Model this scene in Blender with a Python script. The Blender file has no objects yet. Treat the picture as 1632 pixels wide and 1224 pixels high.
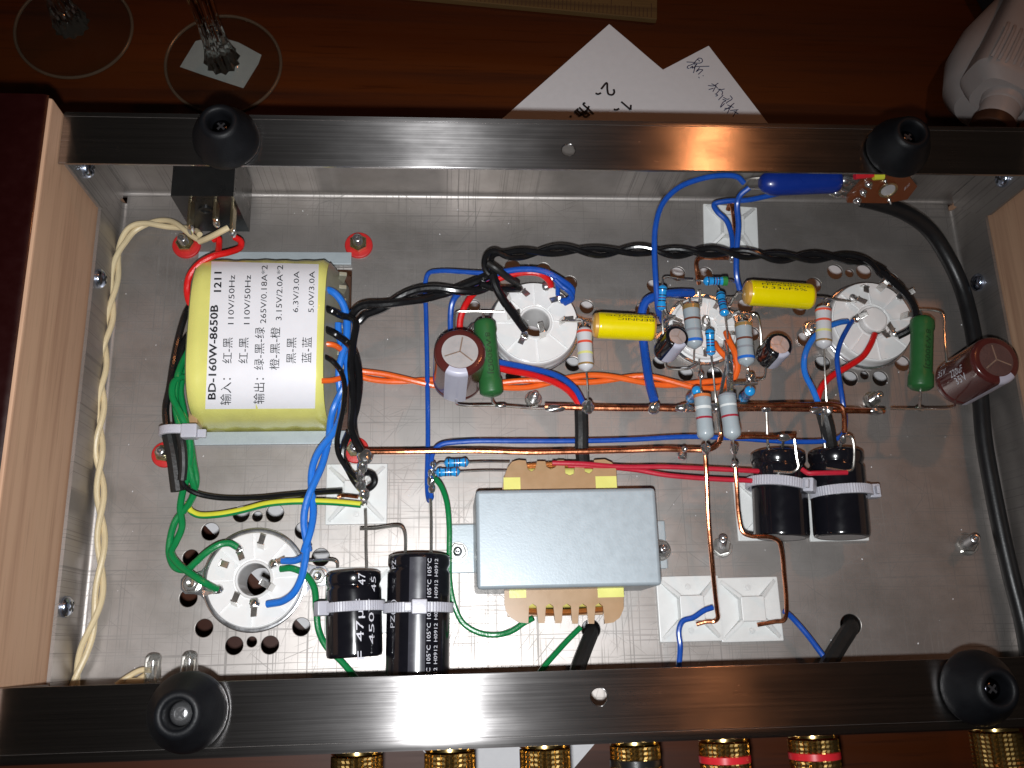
import bpy, bmesh, math, random
import numpy as np
from mathutils import Vector, Matrix, Quaternion
random.seed(7)
MM = 0.001
sc = bpy.context.scene

# ------------------------------------------------------------------ camera, world, light
CAM = np.array([111.2, -158.96, 297.61])
CE = (0.28546, -0.0731, -0.02773)
FPX = 1456.1
cam_data = bpy.data.cameras.new("camera")
cam = bpy.data.objects.new("camera", cam_data)
sc.collection.objects.link(cam)
cam.location = CAM * MM
cam.rotation_euler = CE
cam_data.sensor_width = 36.0
cam_data.lens = FPX / 1632 * 36.0
cam_data.clip_start = 0.005
cam_data.clip_end = 50
sc.camera = cam

world = bpy.data.worlds.new("World")
sc.world = world
world.use_nodes = True
bg = world.node_tree.nodes["Background"]
bg.inputs[0].default_value = (1.0, 0.84, 0.7, 1)
bg.inputs[1].default_value = 0.010

fl = bpy.data.lights.new("camera_flash", 'SPOT')
fl.spot_size = math.radians(104)
fl.spot_blend = 1.0
fl.energy = 3.9
fl.color = (0.965, 0.985, 1.0)
fl.shadow_soft_size = 0.0022
flo = bpy.data.objects.new("camera_flash", fl)
flo.location = (0.1095, -0.1685, 0.2955)
flo.rotation_euler = (Vector((0.10, -0.108, 0)) - flo.location).to_track_quat('-Z', 'Y').to_euler()
sc.collection.objects.link(flo)

wl = bpy.data.lights.new("ceiling_lamp", 'AREA')
wl.shape = 'DISK'
wl.size = 0.06
wl.energy = 0.95
wl.color = (1.0, 0.36, 0.13)
wlo = bpy.data.objects.new("ceiling_lamp", wl)
wlo.location = (0.545, 0.50, 1.15)
wlo.rotation_euler = (Vector((0.2, -0.05, 0)) - wlo.location).to_track_quat('-Z', 'Y').to_euler()
sc.collection.objects.link(wlo)

sc.view_settings.view_transform = 'Standard'
sc.view_settings.look = 'None'
sc.view_settings.exposure = 0.0
sc.view_settings.gamma = 1.0
sc.cycles.max_bounces = 8
sc.cycles.transmission_bounces = 8
sc.cycles.glossy_bounces = 4

_a, _b, _c = CE
Rx = np.array([[1, 0, 0], [0, math.cos(_a), -math.sin(_a)], [0, math.sin(_a), math.cos(_a)]])
Ry = np.array([[math.cos(_b), 0, math.sin(_b)], [0, 1, 0], [-math.sin(_b), 0, math.cos(_b)]])
Rz = np.array([[math.cos(_c), -math.sin(_c), 0], [math.sin(_c), math.cos(_c), 0], [0, 0, 1]])
RC = Rz @ Ry @ Rx


def ray(u, v):
    return RC @ np.array([(u - 816) / FPX, -(v - 612) / FPX, -1.0])


def P(u, v, z=0.0):
    """photo measurement (u, v) at a height z above the plate -> a point of the chassis, in mm"""
    d = ray(u, v)
    return Vector(CAM + d * (z - CAM[2]) / d[2])


def PX(u, v, x):
    d = ray(u, v)
    return Vector(CAM + d * (x - CAM[0]) / d[0])


def PY(u, v, y):
    d = ray(u, v)
    return Vector(CAM + d * (y - CAM[1]) / d[1])


def S(u, v, z=0.0):
    """photo measure per mm there"""
    p = np.array(P(u, v, z))
    dep = -(RC.T @ (p - CAM))[2]
    return FPX / dep


# ------------------------------------------------------------------ materials
def new_mat(name):
    m = bpy.data.materials.new(name)
    m.use_nodes = True
    return m, m.node_tree, m.node_tree.nodes["Principled BSDF"]


def mat(name, col, rough=0.5, metal=0.0, var=0.12, nscale=300, bump=0.0, bscale=1500, spec=0.5, coat=0.0,
        sss=0.0, trans=0.0, ior=1.45, rvar=0.1, alpha=1.0):
    m, nt, b = new_mat(name)
    N = nt.nodes
    L = nt.links
    tc = N.new("ShaderNodeTexCoord")
    nz = N.new("ShaderNodeTexNoise")
    nz.inputs["Scale"].default_value = nscale
    nz.inputs["Detail"].default_value = 5
    L.new(tc.outputs["Object"], nz.inputs["Vector"])
    mix = N.new("ShaderNodeMix")
    mix.data_type = 'RGBA'
    mix.inputs[6].default_value = tuple(max(0, c * (1 - var)) for c in col) + (1,)
    mix.inputs[7].default_value = tuple(min(1, c * (1 + var)) for c in col) + (1,)
    L.new(nz.outputs[0], mix.inputs[0])
    L.new(mix.outputs[2], b.inputs["Base Color"])
    mr = N.new("ShaderNodeMapRange")
    mr.inputs[3].default_value = max(0.02, rough - rvar)
    mr.inputs[4].default_value = min(1, rough + rvar)
    L.new(nz.outputs[0], mr.inputs[0])
    L.new(mr.outputs[0], b.inputs["Roughness"])
    b.inputs["Metallic"].default_value = metal
    b.inputs["Specular IOR Level"].default_value = spec
    b.inputs["Coat Weight"].default_value = coat
    b.inputs["Coat Roughness"].default_value = 0.08
    if sss:
        b.inputs["Subsurface Weight"].default_value = sss
        b.inputs["Subsurface Radius"].default_value = (1, 1, 1)
        b.inputs["Subsurface Scale"].default_value = 0.0015
    if trans:
        b.inputs["Transmission Weight"].default_value = trans
        b.inputs["IOR"].default_value = ior
    if bump:
        n2 = N.new("ShaderNodeTexNoise")
        n2.inputs["Scale"].default_value = bscale
        n2.inputs["Detail"].default_value = 4
        L.new(tc.outputs["Object"], n2.inputs["Vector"])
        bp = N.new("ShaderNodeBump")
        bp.inputs["Strength"].default_value = bump
        bp.inputs["Distance"].default_value = 0.0003
        L.new(n2.outputs[0], bp.inputs["Height"])
        L.new(bp.outputs[0], b.inputs["Normal"])
    return m


def stretched(nt, scale, rot=0.0, detail=3, rough=0.5):
    N = nt.nodes
    L = nt.links
    tc = N.new("ShaderNodeTexCoord")
    mp0 = N.new("ShaderNodeMapping")
    mp0.inputs["Rotation"].default_value = (0, 0, rot)
    L.new(tc.outputs["Object"], mp0.inputs[0])
    mp = N.new("ShaderNodeMapping")
    mp.inputs["Scale"].default_value = scale
    L.new(mp0.outputs[0], mp.inputs[0])
    nz = N.new("ShaderNodeTexNoise")
    nz.inputs["Scale"].default_value = 1.0
    nz.inputs["Detail"].default_value = detail
    nz.inputs["Roughness"].default_value = rough
    L.new(mp.outputs[0], nz.inputs["Vector"])
    return nz.outputs[0]


def ramp(nt, src, a, b, va=0.0, vb=1.0):
    mr = nt.nodes.new("ShaderNodeMapRange")
    mr.inputs[1].default_value = a
    mr.inputs[2].default_value = b
    mr.inputs[3].default_value = va
    mr.inputs[4].default_value = vb
    nt.links.new(src, mr.inputs[0])
    return mr.outputs[0]


def mth(nt, op, a, b):
    n = nt.nodes.new("ShaderNodeMath")
    n.operation = op
    for i, x in enumerate((a, b)):
        if isinstance(x, (int, float)):
            n.inputs[i].default_value = x
        else:
            nt.links.new(x, n.inputs[i])
    return n.outputs[0]


def mixc(nt, fac, c0, c1):
    n = nt.nodes.new("ShaderNodeMix")
    n.data_type = 'RGBA'
    for i, x in ((6, c0), (7, c1)):
        if isinstance(x, tuple):
            n.inputs[i].default_value = x + (1,)
        else:
            nt.links.new(x, n.inputs[i])
    if isinstance(fac, float):
        n.inputs[0].default_value = fac
    else:
        nt.links.new(fac, n.inputs[0])
    return n.outputs[2]


def bumpn(nt, h, strength, dist=0.0001):
    n = nt.nodes.new("ShaderNodeBump")
    n.inputs["Strength"].default_value = strength
    n.inputs["Distance"].default_value = dist
    nt.links.new(h, n.inputs["Height"])
    return n.outputs[0]


def plate_material():
    m, nt, b = new_mat("scratched_sheet_steel")
    scr = None
    specs = [((1100, 11, 1), 0.0, .645, .68), ((11, 1100, 1), 0.0, .645, .68), ((1900, 26, 1), 0.012, .64, .68),
             ((26, 1900, 1), 0.02, .64, .68), ((2200, 40, 1), 0.7, .70, .72), ((2200, 45, 1), -0.9, .70, .72),
             ((2000, 35, 1), 1.2, .70, .72), ((2200, 50, 1), 0.35, .70, .72)]
    for scl, r, lo, hi in specs:
        s = ramp(nt, stretched(nt, scl, r, 1), lo, hi)
        scr = s if scr is None else mth(nt, 'MAXIMUM', scr, s)
    patch = ramp(nt, stretched(nt, (35, 35, 35), 0, 5), .3, .62)
    scrp = mth(nt, 'MULTIPLY', scr, ramp(nt, patch, 0, 1, .25, 1.0))
    stain = ramp(nt, stretched(nt, (26, 34, 26), .4, 7, .7), .48, .70)
    base = mixc(nt, stretched(nt, (60, 90, 60), 0.2, 6), (.325, .298, .280), (.44, .41, .392))
    base = mixc(nt, mth(nt, 'MULTIPLY', stain, .6), base, (.235, .215, .195))
    base = mixc(nt, mth(nt, 'MULTIPLY', scrp, .45), base, (.12, .115, .11))
    nt.links.new(base, b.inputs["Base Color"])
    b.inputs["Metallic"].default_value = .78
    rg = mth(nt, 'ADD', ramp(nt, stretched(nt, (80, 80, 80), 0, 5), .2, .8, .40, .49), mth(nt, 'MULTIPLY', scr, .12))
    nt.links.new(rg, b.inputs["Roughness"])
    h = mth(nt, 'ADD', mth(nt, 'MULTIPLY', scr, -1.0), stretched(nt, (400, 400, 400), 0, 3))
    nt.links.new(bumpn(nt, h, .06, .00004), b.inputs["Normal"])
    return m


def brushed_material():
    m, nt, b = new_mat("brushed_stainless")
    line = stretched(nt, (45, 5200, 5200), 0, 4, .6)
    line2 = stretched(nt, (14, 1800, 1800), 0, 3)
    smear = stretched(nt, (60, 120, 60), 0, 4)
    f = mth(nt, 'MULTIPLY', mth(nt, 'ADD', line, line2), .5)
    base = mixc(nt, ramp(nt, f, .35, .65), (.34, .325, .325), (.54, .52, .515))
    nt.links.new(base, b.inputs["Base Color"])
    b.inputs["Metallic"].default_value = 1.0
    nt.links.new(mth(nt, 'ADD', ramp(nt, f, .3, .7, .215, .25), ramp(nt, smear, .3, .7, -.03, .04)), b.inputs["Roughness"])
    b.inputs["Anisotropic"].default_value = 1.0
    b.inputs["Anisotropic Rotation"].default_value = 0.25
    t = nt.nodes.new("ShaderNodeTangent")
    t.direction_type = 'UV_MAP'
    t.uv_map = "UVMap"
    nt.links.new(t.outputs[0], b.inputs["Tangent"])
    b2 = nt.nodes.new("ShaderNodeBsdfPrincipled")
    nt.links.new(base, b2.inputs["Base Color"])
    b2.inputs["Metallic"].default_value = 1.0
    b2.inputs["Roughness"].default_value = .52
    b2.inputs["Anisotropic"].default_value = .9
    b2.inputs["Anisotropic Rotation"].default_value = .25
    nt.links.new(t.outputs[0], b2.inputs["Tangent"])
    ms = nt.nodes.new("ShaderNodeMixShader")
    ms.inputs[0].default_value = .09
    nt.links.new(b.outputs[0], ms.inputs[1])
    nt.links.new(b2.outputs[0], ms.inputs[2])
    nt.links.new(ms.outputs[0], nt.nodes["Material Output"].inputs[0])
    return m


def wood_material(name, c0, c1, c2, axis='y', rough=.6, coat=0.0, gscale=1.0, bump=.2):
    m, nt, b = new_mat(name)
    k = gscale
    if axis == 'y':
        s1, s2, s3 = (260 * k, 9 * k, 260 * k), (1500 * k, 60 * k, 1500 * k), (60 * k, 3 * k, 60 * k)
    else:
        s1, s2, s3 = (9 * k, 260 * k, 260 * k), (60 * k, 1500 * k, 1500 * k), (3 * k, 60 * k, 60 * k)
    g1 = stretched(nt, s1, .02, 4)
    g2 = stretched(nt, s2, 0, 3)
    g3 = stretched(nt, s3, .03, 4)
    c = mixc(nt, ramp(nt, g3, .3, .7), c0, c1)
    c = mixc(nt, mth(nt, 'MULTIPLY', ramp(nt, g1, .5, .72), .65), c, c2)
    c = mixc(nt, mth(nt, 'MULTIPLY', ramp(nt, g2, .56, .74), .45), c, c2)
    nt.links.new(c, b.inputs["Base Color"])
    nt.links.new(ramp(nt, g1, .3, .7, rough - .08, rough + .1), b.inputs["Roughness"])
    b.inputs["Specular IOR Level"].default_value = .35
    b.inputs["Coat Weight"].default_value = coat
    b.inputs["Coat Roughness"].default_value = .22
    nt.links.new(bumpn(nt, g2, bump, .0001), b.inputs["Normal"])
    return m


def paper_material():
    m, nt, b = new_mat("white_paper")
    c = mixc(nt, stretched(nt, (300, 300, 300), 0, 5), (.80, .79, .81), (.88, .87, .89))
    nt.links.new(c, b.inputs["Base Color"])
    b.inputs["Roughness"].default_value = .9
    nt.links.new(bumpn(nt, stretched(nt, (14, 22, 14), .5, 2), .5, .001), b.inputs["Normal"])
    return m


def knurl_material():
    m, nt, b = new_mat("knurled_gold")
    b.inputs["Base Color"].default_value = (.95, .62, .22, 1)
    b.inputs["Metallic"].default_value = 1
    b.inputs["Roughness"].default_value = .22
    return m


M = {
    'steel': plate_material(),
    'brushed': brushed_material(),
    'cheekwood': wood_material("pale_pine_wood", (.56, .335, .215), (.63, .40, .26), (.36, .19, .12), 'y', .62, 0, .8),
    'lacquer': mat("dark_red_lacquer", (.014, .0008, .0008), .35, var=.25, coat=.15, bump=.05),
    'table': wood_material("reddish_brown_table_wood", (.042, .0066, .0007), (.085, .018, .002), (.014, .0018, .0004), 'x', .42, .0, .45, .15),
    'paper': paper_material(),
    'ink': mat("black_marker_ink", (.012, .012, .016), .5),
    'penink': mat("blue_pen_ink", (.02, .018, .09), .5),
    'rubber': mat("black_rubber", (.0045, .005, .0065), .5, spec=.28, bump=.2, bscale=2500, var=.3),
    'screw': mat("plated_steel_screw", (.78, .78, .80), .2, .95, bump=.06, bscale=900),
    'bluescrew': mat("blue_zinc_screw", (.55, .64, .82), .2, 1, bump=.2, bscale=900),
    'darkscrew': mat("dark_metal_screw", (.05, .05, .06), .18, 1, bump=.15, bscale=900),  # darker screw metal, used in three of the four feet
    'rimglint': mat("painted_rim_glint", (.13, .085, .055), .25, trans=.3),  # pale warm colour paints the lamplight caught on the clear glass rims
    'nut': mat("nickel_nut", (.76, .75, .72), .22, .95, bump=.06, bscale=600),
    'brassnut': mat("yellow_zinc_nut", (.78, .70, .42), .25, 1, bump=.2, bscale=1200),
    'redfibre': mat("red_fibre_washer", (.52, .018, .018), .42, bump=.2),
    'blackplastic': mat("black_plastic", (.010, .010, .010), .3, bump=.1, var=.3),
    'brass': mat("brass_terminal", (.72, .60, .38), .3, 1, bump=.2),
    'tape': mat("yellow_polyester_tape", (.74, .71, .20), .28, bump=.25, bscale=220, nscale=120, coat=.3),
    'tapedim': mat("clear_yellowed_bobbin", (.30, .29, .22), .35, bump=.3, bscale=600),
    'label': mat("white_label_paper", (.80, .79, .83), .45, var=.03, bump=.1, bscale=150),
    'core': mat("varnished_core", (.075, .032, .018), .45, var=.3, bump=.2),
    'bracket': mat("pale_zinc_bracket", (.42, .47, .50), .42, .25, var=.08, bump=.1, rvar=.05),
    'greypaint': mat("grey_sprayed_steel", (.38, .435, .475), .42, .2, var=.09, nscale=400, bump=.07, bscale=1600, coat=.15),
    'tanboard': mat("tan_phenolic_board", (.40, .245, .125), .32, var=.1, coat=.4),
    'winding': mat("copper_enamel_winding", (.60, .20, .05), .3, .6, bump=.3),
    'ceramic': mat("white_ceramic", (.80, .795, .79), .22, var=.04, coat=.3, bump=.05),
    'tin': mat("tinned_metal", (.76, .74, .71), .25, .9, bump=.25, bscale=700, var=.2),
    'solder': mat("solder", (.80, .80, .80), .2, .95, bump=.2, bscale=500),
    'leadwire': mat("component_lead", (.70, .67, .62), .25, .92, bump=.06),
    'copper': mat("copper_wire", (.80, .30, .15), .27, 1, var=.28, nscale=420, bump=.3, bscale=500),
    'nylon': mat("white_nylon", (.50, .50, .56), .38, var=.05, sss=.5, bump=.08),
    'nylonpad': mat("frosted_nylon_pad", (.74, .75, .74), .34, var=.06, sss=.4, bump=.12),
    'sleeve': mat("black_heatshrink", (.012, .012, .012), .5, bump=.4, bscale=800),
    'black': mat("black_wire_insulation", (.008, .008, .009), .2, bump=.12, bscale=700),
    'cable': mat("black_cable_jacket", (.010, .010, .011), .38, bump=.12),
    'cream': mat("cream_wire_insulation", (.66, .54, .33), .42, bump=.25, var=.18, nscale=180),
    'blue': mat("bright_blue_wire_insulation", (.02, .17, .64), .25, bump=.15, bscale=600),
    'dblue': mat("deep_blue_wire_insulation", (.010, .075, .40), .28, bump=.12, bscale=600),
    'red': mat("red_wire_insulation", (.66, .012, .012), .3, bump=.15),
    'crimson': mat("crimson_wire_insulation", (.50, .018, .04), .36, bump=.15),
    'orange': mat("orange_wire_insulation", (.84, .13, .015), .32, bump=.15),
    'green': mat("green_wire_insulation", (.006, .20, .055), .26, bump=.15),
    'earthyel': mat("yellow_wire_insulation", (.66, .66, .05), .35, bump=.1),
    'brownsleeve': mat("brown_capacitor_sleeve", (.085, .018, .016), .2, var=.15, coat=.5),
    'blacksleeve': mat("black_capacitor_sleeve", (.007, .007, .010), .16, var=.2, coat=.5),
    'stripe': mat("lilac_grey_stripe", (.50, .50, .60), .35, var=.06),
    'silver': mat("brushed_aluminium_top", (.52, .50, .50), .4, .3, var=.14, bump=.4, bscale=400),
    'goldvent': mat("aluminium_vent_top", (.72, .64, .62), .32, .6, var=.25, bump=.5, bscale=250),
    'dimvent': mat("dark_vent_top", (.13, .075, .07), .35, .2, var=.3, bump=.4),
    'ventline': mat("vent_groove_edge", (.75, .62, .52), .3, .8),
    'print': mat("pale_printed_lettering", (.66, .66, .72), .5),
    'filmcap': mat("yellow_film_capacitor", (.80, .66, .0), .25, var=.05, coat=.5),
    'epoxy': mat("amber_epoxy_end", (.60, .33, .06), .3, var=.2, coat=.4),
    'cement': mat("dark_green_enamel", (.020, .115, .030), .42, var=.15, bump=.5, bscale=400),
    'cementprint': mat("darker_green_print", (.006, .03, .010), .5),
    'resblue': mat("sky_blue_resistor_body", (.02, .30, .70), .22, var=.06, coat=.6),
    'resgrey': mat("grey_resistor_body", (.35, .40, .43), .32, var=.06, coat=.4, bump=.15),
    'respale': mat("pale_grey_resistor_body", (.58, .585, .61), .34, var=.05, coat=.3, bump=.15),
    'b_black': mat("black_band", (.01, .01, .02), .3), 'b_brown': mat("brown_band", (.16, .05, .03), .3),
    'b_red': mat("red_band", (.72, .09, .05), .3), 'b_dred': mat("dark_red_band", (.34, .02, .04), .3),
    'b_gold': mat("gold_band", (.50, .32, .12), .3, .5), 'b_blue': mat("blue_band", (.02, .14, .55), .3),
    'b_grey': mat("grey_band", (.26, .27, .30), .3), 'b_white': mat("white_band", (.72, .75, .75), .3),
    'b_yel': mat("yellow_band", (.70, .68, .25), .3), 'b_purple': mat("purple_band", (.10, .02, .14), .3),
    'b_orange': mat("orange_band", (.60, .17, .05), .3), 'b_green': mat("green_band", (.03, .22, .05), .3),
    'fcap': mat("dark_blue_epoxy_dip", (.005, .026, .22), .3, var=.1, coat=.3),
    'pcb': mat("brown_phenolic_board", (.14, .038, .014), .35, var=.15, coat=.4),
    'led': mat("clear_led_epoxy", (.85, .87, .85), .06, var=.02, trans=.92, ior=1.5, rvar=.02),
    'glass': mat("clear_glass", (.97, .98, .97), .02, var=.01, trans=1.0, ior=1.5, rvar=.01),
    'frost': mat("frosted_plastic_sheet", (.42, .41, .40), .4, var=.1, bump=.5, bscale=120),
    'gold': mat("polished_gold", (.95, .66, .25), .16, 1, var=.05),
    'redring': mat("red_plastic_ring", (.62, .02, .03), .3),
    'bottle': mat("white_bottle_plastic", (.60, .54, .52), .42, var=.03, sss=.2, bump=.05),
    'darkobj': mat("dark_grey_plastic", (.02, .02, .022), .5),
    'ruler': wood_material("aged_bamboo", (.12, .066, .022), (.15, .085, .03), (.06, .03, .01), 'x', .6, 0, 1.0),
    'rulerink': mat("dark_brown_ink", (.06, .025, .012), .6),
}


def thin_glass():
    m, nt, b = new_mat("thin_clear_glass")
    nt.nodes.remove(b)
    tr = nt.nodes.new("ShaderNodeBsdfTransparent")
    tr.inputs[0].default_value = (.93, .95, .94, 1)
    gl = nt.nodes.new("ShaderNodeBsdfGlossy")
    gl.inputs["Roughness"].default_value = .04
    lw = nt.nodes.new("ShaderNodeLayerWeight")
    lw.inputs[0].default_value = .5
    pw = mth(nt, 'POWER', lw.outputs["Facing"], 3.0)
    fac = mth(nt, 'ADD', mth(nt, 'MULTIPLY', pw, .85), .05)
    mx = nt.nodes.new("ShaderNodeMixShader")
    nt.links.new(fac, mx.inputs[0])
    nt.links.new(tr.outputs[0], mx.inputs[1])
    nt.links.new(gl.outputs[0], mx.inputs[2])
    nt.links.new(mx.outputs[0], nt.nodes["Material Output"].inputs[0])
    return m


M['thinglass'] = thin_glass()

# ------------------------------------------------------------------ geometry helpers
def smooth_path(pts, n=8):
    pts = [Vector(p) for p in pts]
    if len(pts) < 3:
        return pts
    ext = [pts[0] * 2 - pts[1]] + pts + [pts[-1] * 2 - pts[-2]]
    out = []
    for i in range(1, len(ext) - 2):
        p0, p1, p2, p3 = ext[i - 1:i + 3]
        t0 = 0.0
        t1 = t0 + max(1e-4, (p1 - p0).length) ** .5
        t2 = t1 + max(1e-4, (p2 - p1).length) ** .5
        t3 = t2 + max(1e-4, (p3 - p2).length) ** .5
        for k in range(n):
            t = t1 + (t2 - t1) * k / n
            A1 = p0 * ((t1 - t) / (t1 - t0)) + p1 * ((t - t0) / (t1 - t0))
            A2 = p1 * ((t2 - t) / (t2 - t1)) + p2 * ((t - t1) / (t2 - t1))
            A3 = p2 * ((t3 - t) / (t3 - t2)) + p3 * ((t - t2) / (t3 - t2))
            B1 = A1 * ((t2 - t) / (t2 - t0)) + A2 * ((t - t0) / (t2 - t0))
            B2 = A2 * ((t3 - t) / (t3 - t1)) + A3 * ((t - t1) / (t3 - t1))
            out.append(B1 * ((t2 - t) / (t2 - t1)) + B2 * ((t - t1) / (t2 - t1)))
    out.append(pts[-1])
    return out


def frames(pts):
    T = []
    for i in range(len(pts)):
        a = pts[max(0, i - 1)]
        b = pts[min(len(pts) - 1, i + 1)]
        d = (b - a)
        T.append(d.normalized() if d.length > 1e-6 else Vector((1, 0, 0)))
    up = Vector((0, 0, 1))
    if abs(T[0].dot(up)) > .95:
        up = Vector((0, 1, 0))
    n = (up - T[0] * up.dot(T[0])).normalized()
    out = []
    for i, t in enumerate(T):
        if i:
            n = (n - t * n.dot(t))
            n = n.normalized() if n.length > 1e-6 else t.orthogonal().normalized()
        out.append((t, n, t.cross(n)))
    return out


class MB:
    def __init__(s):
        s.v = []
        s.f = []

    def add(s, vs, fs):
        o = len(s.v)
        s.v += [Vector(x) for x in vs]
        s.f += [tuple(i + o for i in f) for f in fs]
        return s

    def tube(s, pts, r, seg=10, n=8, smooth=True, jitter=0.0):
        pts = smooth_path(pts, n) if smooth else [Vector(p) for p in pts]
        fr = frames(pts)
        vs, fs = [], []
        for i, p in enumerate(pts):
            rr = r(i / (len(pts) - 1)) if callable(r) else r
            if jitter:
                rr *= 1 + random.uniform(-jitter, jitter)
            t, a, b = fr[i]
            for k in range(seg):
                q = 2 * math.pi * k / seg
                vs.append(p + (a * math.cos(q) + b * math.sin(q)) * rr)
        for i in range(len(pts) - 1):
            for k in range(seg):
                k2 = (k + 1) % seg
                fs.append((i * seg + k, i * seg + k2, (i + 1) * seg + k2, (i + 1) * seg + k))
        fs.append(tuple(range(seg))[::-1])
        fs.append(tuple((len(pts) - 1) * seg + k for k in range(seg)))
        return s.add(vs, fs)

    def lathe(s, prof, origin, axis=(0, 0, 1), seg=32, closed=False, ref=None, sx=1.0, fr=1.0):
        """prof: list of (radius, height)"""
        prof = [(r * fr, h) for r, h in prof]
        ax = Vector(axis).normalized()
        a = Vector(ref) if ref else ax.orthogonal()
        a = (a - ax * a.dot(ax)).normalized()
        b = ax.cross(a)
        o = Vector(origin)
        vs, fs = [], []
        for r, h in prof:
            for k in range(seg):
                q = 2 * math.pi * k / seg
                vs.append(o + ax * h + (a * math.cos(q) * sx + b * math.sin(q)) * max(r, 1e-4))
        m = len(prof)
        for i in range(m - 1 + (1 if closed else 0)):
            j = (i + 1) % m
            for k in range(seg):
                k2 = (k + 1) % seg
                fs.append((i * seg + k, i * seg + k2, j * seg + k2, j * seg + k))
        if not closed:
            fs.append(tuple(range(seg))[::-1])
            fs.append(tuple((m - 1) * seg + k for k in range(seg)))
        return s.add(vs, fs)

    def box(s, c, size, bevel=0.0, X=None, Y=None, seg=2):
        """box centred at c; X, Y optional axis directions"""
        bm = bmesh.new()
        bmesh.ops.create_cube(bm, size=1)
        for v in bm.verts:
            v.co = Vector((v.co.x * size[0], v.co.y * size[1], v.co.z * size[2]))
        if bevel:
            bmesh.ops.bevel(bm, geom=bm.edges[:], offset=bevel, segments=seg, affect='EDGES', profile=.5)
        x = Vector(X).normalized() if X is not None else Vector((1, 0, 0))
        y = Vector(Y) if Y is not None else (Vector((0, 1, 0)) if abs(x.y) < .9 else Vector((-1, 0, 0)))
        y = (y - x * y.dot(x)).normalized()
        z = x.cross(y)
        c = Vector(c)
        bm.verts.ensure_lookup_table()
        bm.verts.index_update()
        vs = [c + x * v.co.x + y * v.co.y + z * v.co.z for v in bm.verts]
        fs = [tuple(v.index for v in f.verts) for f in bm.faces]
        bm.free()
        return s.add(vs, fs)

    def prism(s, poly, z0, z1):
        n = len(poly)
        vs = [Vector((p[0], p[1], z0)) for p in poly] + [Vector((p[0], p[1], z1)) for p in poly]
        fs = [tuple(range(n))[::-1], tuple(range(n, 2 * n))]
        fs += [(i, (i + 1) % n, n + (i + 1) % n, n + i) for i in range(n)]
        return s.add(vs, fs)

    def loft(s, rings, cap=True):
        n = len(rings[0])
        vs = [v for r in rings for v in r]
        fs = []
        for i in range(len(rings) - 1):
            for k in range(n):
                k2 = (k + 1) % n
                fs.append((i * n + k, i * n + k2, (i + 1) * n + k2, (i + 1) * n + k))
        if cap:
            fs.append(tuple(range(n))[::-1])
            fs.append(tuple((len(rings) - 1) * n + k for k in range(n)))
        return s.add(vs, fs)

    def extrude_profile(s, pts, direction, thick_pts=None):
        d = Vector(direction)
        n = len(pts)
        vs = [Vector(p) for p in pts] + [Vector(p) + d for p in pts]
        fs = [tuple(range(n))[::-1], tuple(range(n, 2 * n))] + [(i, (i + 1) % n, n + (i + 1) % n, n + i) for i in range(n)]
        return s.add(vs, fs)

    def blob(s, c, r, stretch=(1, 1, 1), X=None, jit=.12, seg=12):
        x = Vector(X).normalized() if X is not None else Vector((1, 0, 0))
        y = x.orthogonal().normalized()
        z = x.cross(y)
        vs, fs = [], []
        rings = seg // 2 + 1
        c = Vector(c)
        ph = [random.uniform(0, 6.28) for _ in range(4)]
        for i in range(rings):
            th = math.pi * i / (rings - 1)
            for k in range(seg):
                q = 2 * math.pi * k / seg
                w = 1 + jit * (math.sin(2 * q + ph[0]) * math.sin(th + ph[1]) + .6 * math.sin(3 * q + ph[2]) * math.sin(2 * th + ph[3])) * math.sin(th)
                d = Vector((math.cos(th) * stretch[0], math.sin(th) * math.cos(q) * stretch[1], math.sin(th) * math.sin(q) * stretch[2])) * r * w
                vs.append(c + x * d.x + y * d.y + z * d.z)
        for i in range(rings - 1):
            for k in range(seg):
                k2 = (k + 1) % seg
                fs.append((i * seg + k, (i + 1) * seg + k, (i + 1) * seg + k2, i * seg + k2))
        return s.add(vs, fs)

    def ribbon(s, pts, w, n=6, up=(0, 0, 1), smooth=True):
        pts = smooth_path(pts, n) if smooth else [Vector(p) for p in pts]
        up = Vector(up)
        vs, fs = [], []
        for i, p in enumerate(pts):
            t = (pts[min(i + 1, len(pts) - 1)] - pts[max(i - 1, 0)]).normalized()
            sd = t.cross(up).normalized() * w / 2
            vs += [p - sd, p + sd]
        for i in range(len(pts) - 1):
            fs.append((2 * i, 2 * i + 1, 2 * i + 3, 2 * i + 2))
        return s.add(vs, fs)

    def build(s, name, m, parent=None, angle=35, uv=False):
        me = bpy.data.meshes.new(name)
        o = bpy.data.objects.new(name, me)
        off = Vector((0, 0, 0))
        if parent is not None:
            off = parent.get('_o', None)
            off = Vector(off) if off is not None else Vector((0, 0, 0))
            if parent.type == 'MESH':
                off = Vector(parent['_o'])
        else:
            lo = [min(v[i] for v in s.v) for i in range(3)]
            hi = [max(v[i] for v in s.v) for i in range(3)]
            off = Vector(((lo[0] + hi[0]) / 2, (lo[1] + hi[1]) / 2, lo[2]))
        me.from_pydata([((v - off) * MM)[:] for v in s.v], [], s.f)
        me.validate()
        if uv:
            ul = me.uv_layers.new(name="UVMap")
            for lp in me.loops:
                co = me.vertices[lp.vertex_index].co
                ul.data[lp.index].uv = (co.x * 3, (co.y + co.z) * 3)
        me.polygons.foreach_set('use_smooth', [True] * len(me.polygons))
        bm = bmesh.new()
        bm.from_mesh(me)
        bmesh.ops.recalc_face_normals(bm, faces=bm.faces)
        bm.to_mesh(me)
        bm.free()
        me.set_sharp_from_angle(angle=math.radians(angle))
        me.materials.append(M[m] if isinstance(m, str) else m)
        sc.collection.objects.link(o)
        wn = o.modifiers.new('weighted_normals', 'WEIGHTED_NORMAL')
        wn.keep_sharp = True
        wn.weight = 90
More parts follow.
